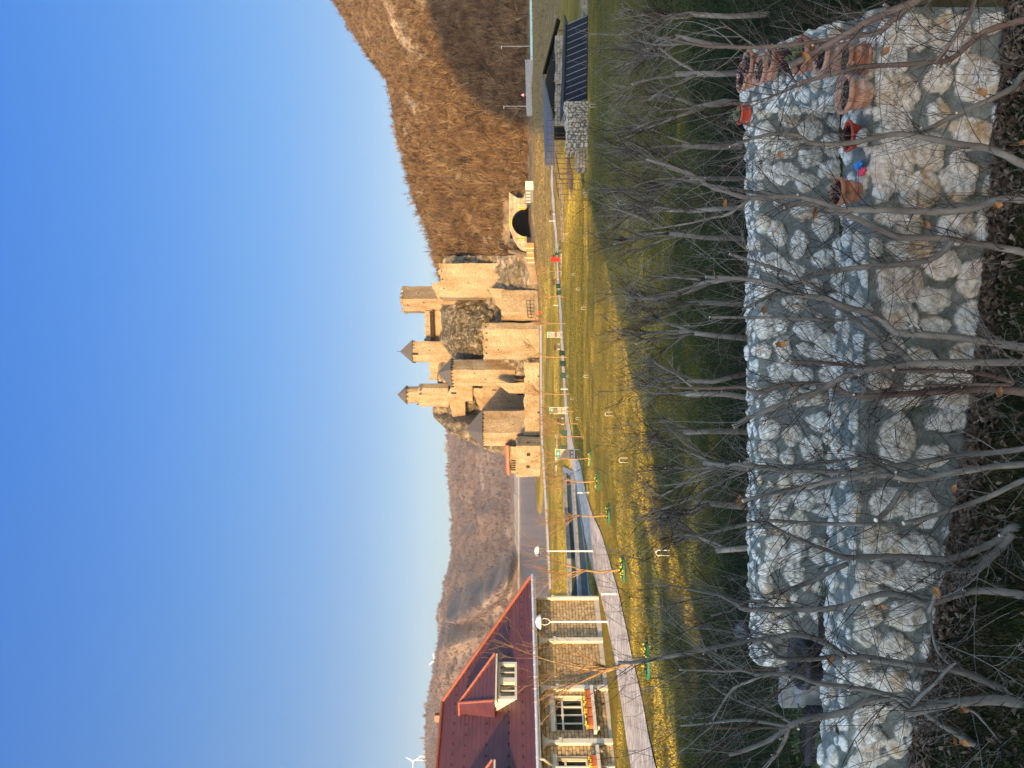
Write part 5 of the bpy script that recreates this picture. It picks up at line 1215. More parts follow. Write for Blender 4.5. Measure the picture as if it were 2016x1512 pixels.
def rubble_wall(name, label, a, c, th, zbot, traced=(), res=.0125, rmin=.05, rmax=.12, fill=2600, seed=1, back=.5, topj=.03, ZT=ZT, gapf=.22, m_=None):
    """wall whose cross-section sheet (face, top, back) carries embedded stones"""
    a, c = Vector((*a, 0)), Vector((*c, 0)); Ln = (c-a).length; e = (c-a)/Ln; nn = Vector((e.y, -e.x, 0))   # nn faces the viewer
    if nn.y > 0: nn = -nn
    g_ = np.random.default_rng(seed)
    ZB_ = zbot; H = ZT-ZB_; r = .05
    Q = H+th+back; ns, nq = int(Ln/res), int(Q/res)
    S, Qg = np.meshgrid(np.linspace(0, Ln, ns), np.linspace(0, Q, nq))
    # stones: (s, q, rs, rq, angle)
    st = []
    for (x, y, rx, ry) in traced:
        d = Vector(((1512-y-756)/F, 1, -(x-1008)/F)); o = Vector((0, 0, CZ))
        t = (a-o).dot(nn)/d.dot(nn) if abs(d.dot(nn)) > 1e-6 else 0
        p = o+d*t; s = (p-a).dot(e); q = p.z-ZB_; k = t/F
        if 0 < s < Ln and q < H-.02: st.append((s, q, ry*k*1.2, rx*k*1.2, g_.uniform(-.3, .3)))
    for it in range(fill):
        s, q = g_.uniform(0, Ln), g_.uniform(0, Q); top = q > H-.06
        rr = (rmax-(rmax-rmin)*min(1, it/fill*1.5))*g_.uniform(.8, 1.1)*(.8 if top else 1)
        if traced and not top and (it < fill*.45 or g_.uniform() < .75): continue
        ok = True
        for (s2, q2, r2, r3, _) in st:
            gp = rr*(.05 if top else gapf)
            if ((s-s2)/(r2+rr*1.15+gp))**2+((q-q2)/(r3+rr*1.0+gp))**2 < 1.0: ok = False; break
        if ok: st.append((s, q, rr*g_.uniform(.9, 1.35), rr*g_.uniform(.75, 1.05), g_.uniform(-.6, .6)))
    Fm = np.full(S.shape, -1.0); tone = np.zeros(S.shape); hh = np.zeros(S.shape)
    w1, w2 = fbm(S*11, Qg*11, 0, seed+3, 5, .65)*.034, fbm(S*11, Qg*11, 5, seed+4, 5, .65)*.034
    for i, (s, q, r1, r2, an) in enumerate(st):
        R_ = max(r1, r2)*1.35
        i0, i1 = np.searchsorted(S[0], [s-R_, s+R_]); j0, j1 = np.searchsorted(Qg[:, 0], [q-R_, q+R_])
        if i1 <= i0 or j1 <= j0: continue
        sl_ = (slice(j0, j1), slice(i0, i1))
        ds, dq = S[sl_]+w1[sl_]-s, Qg[sl_]+w2[sl_]-q
        u, v = (ds*math.cos(an)+dq*math.sin(an))/r1, (-ds*math.sin(an)+dq*math.cos(an))/r2
        nk = g_.integers(5, 9); tk = np.sort((np.arange(nk)+g_.uniform(-.3, .3, nk))*2*np.pi/nk+g_.uniform(0, 6.28)); pk = g_.uniform(.8, 1.08, nk)
        rad = sum(np.maximum(0, (u*math.cos(a_)+v*math.sin(a_))/c2)**9 for a_, c2 in zip(tk, pk))**(1/9)
        f = 1-rad; better = f > Fm[sl_]
        Fm[sl_] = np.where(better, f, Fm[sl_]); tone[sl_] = np.where(better, g_.uniform(0, 1), tone[sl_])
        tilt = g_.normal(0, .25, 2); hgt = g_.uniform(.02, .042)*min(1.0, r2/.09)
        hh[sl_] = np.where(better, np.clip(1-np.clip(rad, 0, 1)**7, 0, 1)*np.minimum.reduce([hgt*.95+.02*(tilt[0]*u+tilt[1]*v)]+[hgt*(1.1-gg*(u*math.cos(aa)+v*math.sin(aa)-.12)) for aa, gg in zip(g_.uniform(0, 6.28, 3), g_.uniform(.5, 1.25, 3))]), hh[sl_])
    mask = sstep(0, .05, Fm)
    rough = fbm(S*26, Qg*26, 0, seed+9, 4)*.016+(np.abs(fbm(S*14+w1*20, Qg*14, 3, seed+11, 4))-.12)*.022
    disp = mask*(hh+rough)+(1-mask)*(fbm(S*6, Qg*6, 0, seed+7, 3)*.008-.004)
    # cross-section
    zt = ZT+topj*fbm(S*1.3, 0, 0, seed+5, 3)
    q = Qg; face = np.clip(q, 0, H); onT = np.clip(q-H, 0, th); onB = np.clip(q-H-th, 0, back)
    off = -onT                      # along -nn
    z = ZB_+face*(zt-ZB_)/H-onB
    # smooth normals across the edges
    k1 = sstep(H-r, H+r, q); k2 = sstep(H+th-r, H+th+r, q)
    n_o = (1-k1)-k2; n_z = k1*(1-k2); ln_ = np.hypot(n_o, n_z)+1e-6; n_o, n_z = n_o/ln_, n_z/ln_
    # round the corners
    cr = r*.45*(np.exp(-((q-H)/r)**2)+np.exp(-((q-H-th)/r)**2))
    dd = disp-cr
    X = a.x+e.x*S+nn.x*(off+n_o*dd); Y = a.y+e.y*S+nn.y*(off+n_o*dd); Z = z+n_z*dd
    jag = .03*fbm(Qg*5, 0, 0, seed+21, 3)
    for col, sg in ((0, -1), (-1, 1)):      # closed, bulging ends
        X[:, col] += e.x*(sg*0); 
        X[:, col] = a.x+e.x*S[:, col]-nn.x*th/2+sg*e.x*.06; Y[:, col] = a.y+e.y*S[:, col]-nn.y*th/2+sg*e.y*.06; Z[:, col] = np.minimum(Z[:, col], ZT-.06)
    o = mesh_np(name, np.stack([X, Y, Z], -1).reshape(-1, 3), grid_faces(nq, ns), m_ or M_RUBBLE, smooth=True, attrs={'stone': mask, 'tone': tone})
    return tag(o, label, 'wall')
def zz(y0, lst): return [(1400+a*.3056, y0+b_*.3056, c*.3056, d*.3056) for a, b_, c, d in lst]
FR = zz(0, [(1300,210,110,115),(1150,230,90,80),(1540,240,120,150),(1800,150,110,60),(1160,400,80,90),(1200,590,140,110),(1460,520,90,80),(1720,520,130,150),(1460,730,70,80),(1110,720,70,50),(1190,830,110,90),(1680,860,120,90),(1140,1060,140,130),(1410,970,95,100),(1600,1130,115,120),(1330,1230,125,110),(1870,730,50,70),(1820,1200,50,90),(1090,1240,60,50)])
FR += zz(350, [(1560,310,120,100),(1270,300,90,80),(1770,340,70,90),(1130,250,80,50),(1280,460,140,80),(1200,680,140,105),(1490,570,110,90),(1700,640,120,110),(1200,880,120,90),(1430,790,110,80),(1680,900,110,100),(1420,960,110,60),(1640,1130,110,75),(1120,1090,110,60),(1360,1150,90,60),(1590,1270,130,70),(1320,1310,80,70),(1090,1300,80,60)])
FR += zz(700, [(1250,290,110,60),(1570,300,110,70),(1520,420,120,60),(1200,540,110,140),(1430,660,110,70),(1150,940,130,100),(1370,1000,100,110),(1540,1140,45,35),(1080,1190,120,100),(1330,1220,110,70),(1300,1420,130,80),(1060,1410,90,80),(1620,850,50,60)])
FR += zz(1050, [(1030,240,110,60),(1000,390,100,70),(1240,530,110,100),(1010,540,80,70),(1160,740,90,90),(1000,660,80,50),(1410,720,60,80),(1130,940,100,80),(1480,510,70,60),(960,910,80,70),(1050,1140,110,80),(1030,1320,110,80),(1240,1260,60,50),(1200,1370,60,60),(1400,1210,60,50),(1010,1450,120,50),(1360,1330,80,60),(1310,970,60,30)])
BKS = zz(0, [(340,680,90,70),(505,750,65,65),(690,690,75,55),(340,880,80,90),(480,950,75,75),(320,1060,70,90),(650,820,75,60),(640,1010,70,55),(460,1120,70,70),(610,1170,70,60),(800,930,60,80),(800,1090,80,60),(320,1440,60,65),(830,780,70,40)])
BKS += zz(350, [(420,350,60,75),(310,440,45,60),(600,220,75,60),(560,440,55,85),(720,300,70,60),(400,550,80,70),(520,600,60,50),(720,520,60,50),(340,730,70,60),(670,710,60,50),(830,450,50,80),(540,810,60,50),(340,950,70,70),(630,990,80,60),(460,940,45,50),(340,1110,50,50),(470,1080,50,65),(610,1110,50,35),(760,1080,80,80),(440,1240,65,60),(600,1270,70,50),(760,1250,60,60),(830,650,60,60),(820,790,60,50)])
BKS += zz(700, [(570,270,70,50),(410,290,50,55),(680,260,60,60),(350,470,70,65),(520,510,60,65),(700,430,75,55),(650,590,75,80),(350,600,65,55),(490,650,50,45),(790,540,60,50),(790,680,50,60),(450,940,55,55),(600,930,70,50),(720,910,50,40),(730,1000,55,30),(570,1090,65,80),(440,1080,50,65),(420,1200,60,40),(560,1260,60,55),(410,1300,60,55),(530,1390,65,70),(350,1380,60,40),(340,1480,60,45),(620,790,90,60),(480,810,50,50),(700,1250,60,80)])
BKS += zz(1050, [(350,330,60,50),(330,580,60,60),(440,600,60,50),(240,800,80,45),(410,830,65,40),(430,450,50,60)])
rubble_wall('stone_wall', 'long rubble stone wall in front, pale stones set in grey mortar', (2.86, 5.8), (-3.75, 6.36), .56, 6.2, FR, .0115, .06, .125, 3200, 11)
rubble_wall('stone_wall', 'rear rubble wall of the planting bed, ending in two big pale stones', (3.18, 8.6), (-3.12, 8.46), .46, 5.9, BKS, .0125, .05, .1, 3200, 23)
# right-hand cross wall carrying the row of pots
rubble_wall('stone_wall', 'short cross wall at the right with the row of terracotta pots on it', (3.02, 6.38), (3.92, 9.1), .66, 6.2, (), .0125, .06, .12, 2600, 37)

for (p_, q_, h_, l_) in RUINS:
    p_, q_ = T(*p_), T(*q_); rubble_wall('ruined_wall', l_, (q_.x, q_.y), (p_.x, p_.y), .9, min(p_.z, q_.z)-.2, (), .03, .06, .15, 5000, 51, .3, .2, min(p_.z, q_.z)+h_, .03, M_RUBBLE2)
# ================= pots =================
M_TC = mat('terracotta', [(.36, .13, .06), (.46, .19, .1), (.55, .28, .18)], 7, .85, .2)
M_TCL = mat('lime_stained_terracotta', [(.42, .17, .09), (.52, .27, .17), (.66, .5, .4)], 5, .9, .2)
M_PLR = mat('red_plastic_pot', [(.5, .06, .025), (.58, .085, .035)], 4, .4)
M_DKP = mat('dark_plastic', [(.022, .021, .027), (.035, .033, .04)], 6, .5)
M_DRY = mat('dry_stalks', [(.2, .14, .08), (.34, .26, .16)], 20)
M_HEATH = mat('dead_purple_plant', [(.018, .008, .01), (.05, .022, .025)], 30, .9)
def leaftuft(m, c, r, n, sz, g_, up=.7):
    for k in range(n):
        a, b_ = g_.uniform(0, 6.28), g_.uniform(-.2, 1); d = Vector((math.cos(a)*(1-abs(b_)*.5), math.sin(a)*(1-abs(b_)*.5), b_*up+.15)).normalized()
        p = c+d*r*g_.uniform(.2, 1); o = d.orthogonal().normalized(); o = Matrix.Rotation(g_.uniform(0, 6.28), 3, d) @ o; s = sz*g_.uniform(.6, 1.3)
        m.add([p-o*s*.45, p+d*s*.8, p+o*s*.45, p-d*s*.5+o*.1*s], [(0, 1, 2, 3)])
def pot(xb, y, rpx, hh, label, m, plant=None, ring=0, saucer=False, sq=1.0, group='terracotta pots on the cross wall', dz=.025):
    d = (CZ-ZT)*F/(xb-1008); b = T(xb, y, d); b.z = ZT+dz; r = rpx/F*d; g_ = random.Random(xb)
    t = thing('flower_pot', label, 'flower pot', b, group)
    pr = [(r*.62, 0), (r*.66, .01), (r*.72, hh*.3)]
    if ring: pr += [(r*.8, hh*.36), (r*.8, hh*.44), (r*.76, hh*.47)]
    pr += [(r*.86, hh*.8), (r*.98, hh*.8), (r, hh*.84), (r, hh*.985), (r*.97, hh), (r*.88, hh), (r*.86, hh*.94), (r*.84, hh*.78)]
    bd = MB(); bd.lathe(b, pr, 28); bd.disc(b+UZ*.002, r*.62, 20)
    if sq != 1: bd.v = [(b.x+(p[0]-b.x)*sq, p[1], p[2]) for p in bd.v]
    bd.build('body', m, t, True)
    s_ = MB(); s_.lathe(b, [(r*.85*min(sq, 1.2), hh*.80), (r*.5, hh*.84), (.004, hh*.85)], 18); s_.build('soil', M_SOIL, t, True)
    if saucer: MB().lathe(b-UZ*.012, [(r*.3, .0), (r*.85, .0), (r*1.0, .035), (r*.95, .035), (r*.8, .012)], 24).build('saucer', m, t, True)
    if plant:
        pm = MB()
        if plant == 'heath': leaftuft(pm, b+UZ*hh, r*1.15, 420, .022, g_, .6); pm.build('plant', M_HEATH, t)
        elif plant == 'green': leaftuft(pm, b+UZ*hh*.95, r*.6, 40, .05, g_, .8); pm.build('plant', mat('sage_leaves', [(.12, .15, .06), (.2, .22, .1)], 20), t)
        elif plant == 'clump': leaftuft(pm, b+UZ*hh*.85, r*.75, 130, .022, g_, .45); pm.build('plant', M_HEATH, t)
        else:
            for k in range(9):
                a = g_.uniform(0, 6.28); q = b+Vector((math.cos(a), math.sin(a), 0))*r*.6*g_.random()+UZ*hh*.8
                pm.tube([q, q+Vector((g_.gauss(0, .03), g_.gauss(0, .03), .05)), q+Vector((g_.gauss(0, .06), g_.gauss(0, .06), .09))], .003, 4)
            pm.build('plant', M_DRY, t)
    return t
pot(1716, 186, 37, .2, 'big ringed terracotta pot with lime stains at the front corner of the cross wall', M_TCL, 'dry', 1)
pot(1709, 116, 33, .17, 'orange terracotta pot with dry stalks, nearest the right end of the cross wall', M_TC, 'dry', 1, True)
pot(1664, 112, 33, .19, 'pink terracotta pot with dark dead clumps, second from the front on the cross wall', M_TCL, 'clump', 1)
pot(1622, 108, 37, .2, 'terracotta pot with a sage green plant in the middle of the cross wall', M_TC, 'green', 1)
pot(1586, 116, 26, .12, 'pot hidden under a bushy dead purple heather on the cross wall', M_TC, 'heath')
pot(1549, 116, 24, .16, 'plain reddish terracotta pot beyond the purple heather', M_TC, 'dry')
pot(1531, 137, 29, .17, 'round terracotta pot with a thick rim near the far end of the cross wall', M_TCL, 'clump', 1)
pot(1505, 126, 27, .17, 'terracotta pot squeezed between the last two pots of the cross wall', M_TC, 'clump')
pot(1490, 152, 29, .16, 'farthest terracotta pot, tilted, at the corner of the rear wall', M_TCL, 'clump')
pot(1477, 225, 20, .11, 'small bright red plastic pot with a saucer on the rear wall', M_PLR, 'green', 0, True, group='pots along the bed')
pot(1699, 268, 22, .1, 'oval red plastic planter with dark soil on the front wall', M_PLR, 'clump', 0, False, 1.45, group='pots along the bed')
pot(1697, 378, 29, .18, 'terracotta pot full of black soil standing alone on the front wall', M_TC, 'clump', 1, group='pots along the bed')
def wp(xb, y, dz=0): 
    d = (CZ-ZT)*F/(xb-1008); b = T(xb, y, d); b.z = ZT+dz; return b
tag(MB().blob(wp(1712, 272, .05), .075, 4, .3, (1, .8, .7), 14, 9).build('loose_stone', M_RUBBLE and mat('loose_pale_stone', [(.4, .36, .3), (.62, .58, .5)], 12, .95, .5), None, True), 'pale loose stone lying in front of the oval red planter', 'stone')
tag(MB().blob(wp(1466, 1241, .04), .1, 9, .35, (1.1, .8, .8), 14, 9).build('loose_stone', mat('slate_stone', [(.06, .07, .085), (.16, .18, .2)], 20, .9, .6), None, True), 'dark blue grey stone on top of the left end of the rear wall', 'stone')
for (x, y, c, l) in ((1699, 324, (.02, .2, .5), 'crumpled blue plastic scrap on the front wall'), (1706, 338, (.6, .05, .08), 'crumpled pink red wrapper scrap on the front wall')):
    m = MB().blob(wp(x, y, .035), .05, int(x), .9, (.6, 1.0, .45), 12, 8); tag(m.build('plastic_scrap', mat('scrap_plastic', [c, tuple(min(1, q*1.5+.03) for q in c)], 30, .4)), l, 'litter')
# bed between the walls
bx_, by_ = np.meshgrid(np.linspace(-4.2, 3.1, 60), np.linspace(6.2, 8.7, 24)); bz_ = 5.98+.64*sstep(-1.7, -2.5, bx_)+.04*fbm(bx_*3, by_*3, 0, 5, 3)
ok_ = (by_[:-1, :-1] > 6.4-(bx_[:-1, :-1]-2.86)*.085) 
tag(mesh_np('soil', np.stack([bx_, by_, bz_], -1).reshape(-1, 3), grid_faces(24, 60, ok_), M_SOIL), 'dark soil in the planting bed between the walls', kind='structure')
rp_ = thing('flower_pot', 'wide round dark plastic pot standing in the bed between the walls', 'flower pot', T(1640, 1303, 7.0), 'pots along the bed')
b = T(1600, 1303, 7.25); b.z = 6.65; r = .235
MB().lathe(b, [(r*.7, 0), (r*.85, .4), (r*.95, .6), (r*1.06, .6), (r*1.06, .66), (r*.98, .67), (r*.9, .62), (r*.86, .5)], 32).build('body', M_DKP, rp_, True)
MB().lathe(b, [(r*.88, .52), (.01, .55)], 20).build('soil', M_SOIL, rp_)
pm = MB(); leaftuft(pm, b+UZ*.56, .12, 40, .03, random.Random(3)); pm.build('plant', M_GREENLEAF, rp_)
def trough(x, y, ln, label, ang, z0=6.65, hh=.42, d=6.95):
    b = T(x, y, d); b.z = z0; t = thing('plant_trough', label, 'planter', b, 'dark plastic troughs between the walls')
    e = Vector((math.cos(ang), math.sin(ang), 0)); n = Vector((-e.y, e.x, 0)); m = MB()
    m.obox(b, e, n, UZ, -ln/2, ln/2, -.12, .12, 0, hh); m.obox(b, e, n, UZ, -ln/2-.02, ln/2+.02, -.15, -.11, hh, hh+.04); m.obox(b, e, n, UZ, -ln/2-.02, ln/2+.02, .11, .15, hh, hh+.04)
    for k in range(int(ln/.04)): m.obox(b, e, n, UZ, -ln/2+k*.04, -ln/2+k*.04+.018, -.13, -.1201, .03, hh-.03)
    m.build('body', M_DKP, t); s_ = MB(); s_.obox(b, e, n, UZ, -ln/2+.02, ln/2-.02, -.105, .105, hh+.002, hh+.02); s_.build('soil', M_SOIL, t)
    pm = MB(); g_ = random.Random(x)
    for k in range(6): leaftuft(pm, b+e*ln*(k/5-.5)*.8+UZ*(hh+.06), .09, 26, .03, g_)
    pm.build('plant', M_GREENLEAF, t)
trough(1640, 1395, .7, 'dark ribbed plastic trough with small green plants behind the front wall', -.25)
trough(1625, 1475, .5, 'dark ribbed plastic trough at the left end behind the front wall', -.2, d=7.05)
trough(1560, 1440, .55, 'black box shaped trough beyond the rear wall end', -.15, 6.5, .4, d=8.1)
iv = MB(); g_ = random.Random(5)
for k in range(60):
    c = Vector((rnd.uniform(-3.3, -2.0), rnd.uniform(7.1, 8.3), 6.66)); leaftuft(iv, c, .12, 22, .028, g_, .6)
tag(iv.build('foliage', mat('ground_ivy', [(.03, .05, .018), (.08, .11, .05), (.2, .22, .14)], 30)), 'small leaved green plants growing in the bed between the walls', kind='stuff')
M_SLAB = mat('weathered_slab', [(.2, .19, .16), (.33, .31, .27)], 8, .95, .4)
for (p, q, w_, l) in (((1526, 1312, 8.55), (1541, 1388, 8.6), .13, 'thin grey edging slab beyond the rear wall end, the farther one'), ((1556, 1330, 8.2), (1556, 1386, 8.2), .2, 'wide grey edging slab beside the bed at the end of the rear wall')):
    a, c = T(*p), T(*q); a.z = c.z = 7.0 if w_ < .15 else 6.95; e = (c-a); ln = e.length; e.normalize(); m = MB(); m.obox(a, e, Vector((-e.y, e.x, 0)), UZ, 0, ln, -w_/2, w_/2, -.5, .0); tag(m.build('edging_slab', M_SLAB), l, 'slab')
wf = thing('wire_fence', 'thin rusty wire mesh fence at the left beyond the walls', 'fence', T(1600, 1420, 8.9))
a, c = T(1600, 1318, 9.0), T(1600, 1560, 8.2); a.z = c.z = 6.4
m = MB()
for k in range(9): m.tube([a+UZ*(.15+.14*k), c+UZ*(.15+.14*k)], .0022, 3)
for k in range(14): p = a.lerp(c, k/13); m.tube([p+UZ*.1, p+UZ*1.32], .002, 3)
m.build('mesh', M_WOOD, wf)
for f in (0, .5, 1): p = a.lerp(c, f); MB().tube([p, p+UZ*1.4], .014, 6).build('post', M_WOOD, wf)

# ================= pruned trees in front of and behind the walls =================
M_BARK = mat('pruned_tree_bark', [(.095, .078, .06), (.19, .16, .125), (.3, .26, .205)], 7, .85, .5, 30, stretch=(1, 1, .35), bdist=.01)
M_BARK2 = mat('reddish_bark', [(.085, .05, .034), (.165, .105, .072), (.24, .165, .118)], 7, .8, .4, 30, stretch=(1, 1, .35), bdist=.01)
M_TWIG = valmat('fine_twigs', [(.015, .01, .009), (.045, .022, .017), (.08, .06, .048), (.16, .14, .11), (.24, .21, .175)])
M_DEADLEAF = mat('dead_leaf_orange', [(.22, .09, .03), (.4, .2, .07)], 30)
M_CUT = mat('fresh_cut_wood', [(.62, .5, .32), (.78, .68, .5)], 14, .9)
def zr(y0, L_): return [(1400+a[0]*.3056, y0+a[1]*.3056, (a[2] if len(a) > 2 else 40)*.3056) for a in L_]
def smooth_path(P_, n=5):
    out = []
    for i in range(len(P_)-1):
        p0, p1, p2, p3 = P_[max(i-1, 0)], P_[i], P_[i+1], P_[min(i+2, len(P_)-1)]
        for k in range(n):
            t = k/n; out.append(tuple(.5*((2*p1[j])+(-p0[j]+p2[j])*t+(2*p0[j]-5*p1[j]+4*p2[j]-p3[j])*t*t+(-p0[j]+3*p1[j]-3*p2[j]+p3[j])*t**3) for j in range(len(p1))))
    return out+[P_[-1]]
def pruned(label, limbs, d0, seed, bark=None, ntw=34, group='pruned bare trees in front of the stone walls'):
    """limbs: (points in photo pixels with widths, depth change along the limb, cut end?)"""
    g_ = random.Random(seed); bark = bark or M_BARK
    first = limbs[0][0][0]; base = T(max(first[0], 1008+(CZ-6.3)*F/d0), first[1], d0)
    t = thing('pruned_tree', label, 'tree', base, group); tr, tw, ct = MB(), MB(), []
    for li, (pts, dd, cut) in enumerate(limbs):
        n = len(pts); P_ = [(x, y, w_, d0+(dd[0]+(dd[1]-dd[0])*i/max(1, n-1) if isinstance(dd, tuple) else dd*i/max(1, n-1))) for i, (x, y, w_) in enumerate(pts)]
        if li == 0 and P_[0][0] < 1008+(CZ-6.3)*F/d0+4: P_ = [(1008+(CZ-6.2)*F/d0, P_[0][1]+(P_[0][1]-P_[1][1])*.3, P_[0][2]*1.25, P_[0][3])]+P_
        S_ = smooth_path(P_, 5)
        pt_, rd_ = [], []
        for q, (x, y, w_, d) in enumerate(S_):
            pt_.append(T(x, y, d)); rd_.append(max(.0035, w_*.76/2/F*d*(1+.07*math.sin(q*2.1+seed)+g_.uniform(-.03, .03))))
        tr.tube(pt_, rd_, 9)
        if cut:
            e = (pt_[-1]-pt_[-2]).normalized(); ct.append(MB().tube([pt_[-1], pt_[-1]+e*.004], [rd_[-1]*.97, rd_[-1]*.9], 10))
        # knots, stubs and side shoots
        Lc = sum((pt_[i+1]-pt_[i]).length for i in range(len(pt_)-1))
        for k in range(int(Lc*ntw)):
            i = g_.randrange(1, len(pt_)-1); p = pt_[i].lerp(pt_[i+1], g_.random()); ax = (pt_[i+1]-pt_[i]).normalized(); o = ax.orthogonal().normalized(); o = Matrix.Rotation(g_.uniform(0, 6.28), 3, ax) @ o
            p = p+o*rd_[i]*.8; ty = g_.random()
            if ty < .22: tr.blob(p, rd_[i]*.33, k, .3, nu=6, nv=4)
            elif ty < .27:
                q = p+o*rd_[i]*1.6+ax*rd_[i]; r_ = rd_[i]*.45; tr.tube([p, q], [r_*1.1, r_], 7); e = (q-p).normalized(); ct.append(MB().tube([q, q+e*.003], [r_*.97, r_*.9], 8))
            else:
                d = (ax*g_.uniform(.1, .9)+o*g_.uniform(.5, 1)+UZ*g_.uniform(.1, .7)).normalized(); ln = g_.uniform(.18, .95); r_ = g_.uniform(.0016, .0038); whip(tw, p, d, ln, r_, g_, 2)
    for k in range(2):
        pts = limbs[0][0]; q = T(*pts[g_.randrange(2, len(pts)-1)][:2], d0-.06)+Vector((g_.gauss(0, .12), 0, g_.gauss(0, .15))); s_ = g_.uniform(.025, .045); lf = MB()
        r_ = Matrix.Rotation(g_.uniform(0, 6.28), 3, 'Y') @ Matrix.Rotation(g_.gauss(0, .6), 3, 'X')
        P5 = [q+r_ @ Vector(v)*s_ for v in ((-1, 0, 0), (-.4, .25, .55), (.5, .1, .45), (1.1, -.2, 0), (.4, .2, -.5), (-.5, -.1, -.45), (0, .35, 0))]
        lf.add(P5, [(0, 1, 6), (1, 2, 6), (2, 3, 6), (3, 4, 6), (4, 5, 6), (5, 0, 6)]); lf.tube([P5[0], P5[0]+UZ*.05+Vector((.01, .03, 0))], .0012, 3); lf.build('dead_leaf', M_DEADLEAF, t)
    tr.build('trunk', bark, t, True); tw.build('twigs', M_TWIG, t); [c_.build('cut_end', M_CUT, t) for c_ in ct]
def whip(m, p, d, ln, r, g_, lev):
    if lev >= 2: m.val = g_.random()**.95
    n = 6; pts = [p]; q = p; bend = Vector((g_.gauss(0, .16), g_.gauss(0, .16), g_.uniform(-.03, .2)))
    for i in range(n):
        d = (d+bend*.55+Vector((g_.gauss(0, .07), g_.gauss(0, .07), g_.gauss(0, .07)))).normalized(); q = q+d*ln/n; pts.append(q)
    m.tube(pts, [r*(1-.7*i/n) for i in range(n+1)], 4, cap=False)
    if lev > 0:
        for k in range(g_.randint(1, 4)):
            i = g_.randint(1, n-1); a = (pts[i+1]-pts[i]).normalized(); o = Matrix.Rotation(g_.uniform(0, 6.28), 3, a) @ a.orthogonal().normalized()
            whip(m, pts[i], (a+o*.8).normalized(), ln*g_.uniform(.25, .55), r*.65, g_, lev-1)
R1, R2, R3, R4 = 0, 350, 700, 1050
pruned('tree leaning in from the upper right corner with a thick brown limb crossing the pots', [
    (zr(R1, [(1900,-420,80),(1500,-120,62),(1370,-20,60),(1050,120,58),(850,230,56),(700,320,55),(600,375,52),(515,425,48)]), (-.5, .1), True),
    (zr(R1, [(1520,-130,60),(1330,0,55),(1180,120,52),(1080,205,48),(900,235,42),(660,272,38),(350,303,32),(100,303,26),(-60,295,20),(-330,240,14)]), (-.3, .2), False),
    (zr(R1, [(1760,-200,45),(1700,0,36),(1650,120,36),(1530,290,36),(1440,420,32)]), (-.5, -.4), True)], 5.0, 1, M_BARK2)
pruned('tree with a long horizontal brown limb forking below the pots at the right', [
    (zr(R1, [(2300,90,70),(2016,130,56),(1800,190,56),(1700,250,52),(1560,370,46),(1450,400,44),(1200,418,42),(960,430,40),(850,460,38),(700,498,36),(560,540,34)]), (0, .1), True),
    (zr(R1, [(620,530,30),(540,560,22),(460,595,18),(330,640,14),(180,668,12),(0,690,9)]), (.1, .25), False),
    (zr(R1, [(560,540,22),(520,510,16),(430,420,14),(330,330,12),(200,240,10),(60,140,8)]), (.1, .3), False)], 5.15, 2, M_BARK2)
pruned('tree with two stems joining in a fork below the oval red planter', [
    (zr(R1, [(2200,1140,75),(2016,1060,66),(1800,960,60),(1600,930,56),(1340,880,54),(1200,862,48),(1050,890,46),(850,925,42),(640,920,36),(570,878,30),(470,862,28),(350,870,27),(230,905,25),(120,945,23)]), (0, -.1), True),
    (zr(R1, [(2200,380,70),(2016,480,58),(1950,560,50),(1800,640,46),(1650,705,45),(1500,780,44),(1330,872,42)]), (.1, 0), False)], 5.2, 3)
pruned('tall thick tree left of the lone terracotta pot, forked halfway up', [
    (zr(R2, [(2250,100,78),(2016,140,66),(1880,135,62),(1700,190,66),(1550,215,64),(1400,218,62),(1100,205,56),(850,205,50),(750,172,45),(600,128,42),(500,118,38),(250,130,40),(100,90,34),(0,60,30),(-160,-40,24),(-420,-120,18)]), (0, .2), False),
    (zr(R2, [(250,135,30),(120,230,26),(0,260,22),(-180,300,16),(-380,330,12)]), (.1, .3), False)], 5.2, 4)
pruned('tree rising from a bent base to a cut limb across the rear wall', [
    (zr(R2, [(2120,520,62),(1975,470,60),(1880,455,58),(1750,428,56),(1500,390,52),(1300,385,54),(1200,378,56),(1090,335,50),(950,270,46),(800,215,45),(650,168,42),(520,178,40),(470,190,36)]), (.1, .2), True),
    (zr(R2, [(500,160,34),(450,150,32),(300,100,30),(100,65,28),(0,50,26),(-250,0,16)]), (.2, .4), False),
    (zr(R2, [(1560,400,45),(1500,470,52),(1400,530,50),(1200,560,50),(1050,570,48),(900,585,46),(800,600,45),(640,630,40),(550,680,36),(450,730,32),(300,800,28),(200,850,22)]), (.1, .5), False)], 5.35, 5)
pruned('tree with two long cut shoots crossing like a V in the middle of the walls', [
    (zr(R2, [(2250,1110,78),(2016,1092,70),(1800,1060,64),(1500,1020,60),(1300,1008,60),(1190,995,60),(1145,960,56),(1090,905,56),(1000,870,55),(850,825,54),(750,778,50),(640,765,46),(560,745,45),(380,680,38),(200,650,34),(0,640,30),(-30,640,28)]), (0, .1), True),
    (zr(R2, [(2250,1195,72),(2016,1190,66),(1600,1190,60),(1300,1198,58),(1200,1210,56),(1100,1220,54),(900,1262,50),(800,1312,50),(700,1370,48),(500,1445,45),(350,1500,43),(200,1570,40),(145,1602,38)]), (0, .1), True),
    (zr(R2, [(1290,1190,52),(1230,1130,54),(1170,1085,52),(1100,1060,48),(1000,975,42),(900,900,40),(800,820,40),(650,700,38),(450,600,34),(300,550,30),(120,490,25)]), (.05, .3), True),
    (zr(R2, [(850,915,26),(650,910,26),(440,903,25),(200,900,24),(-10,898,22)]), (.3, .4), True)], 5.2, 6)
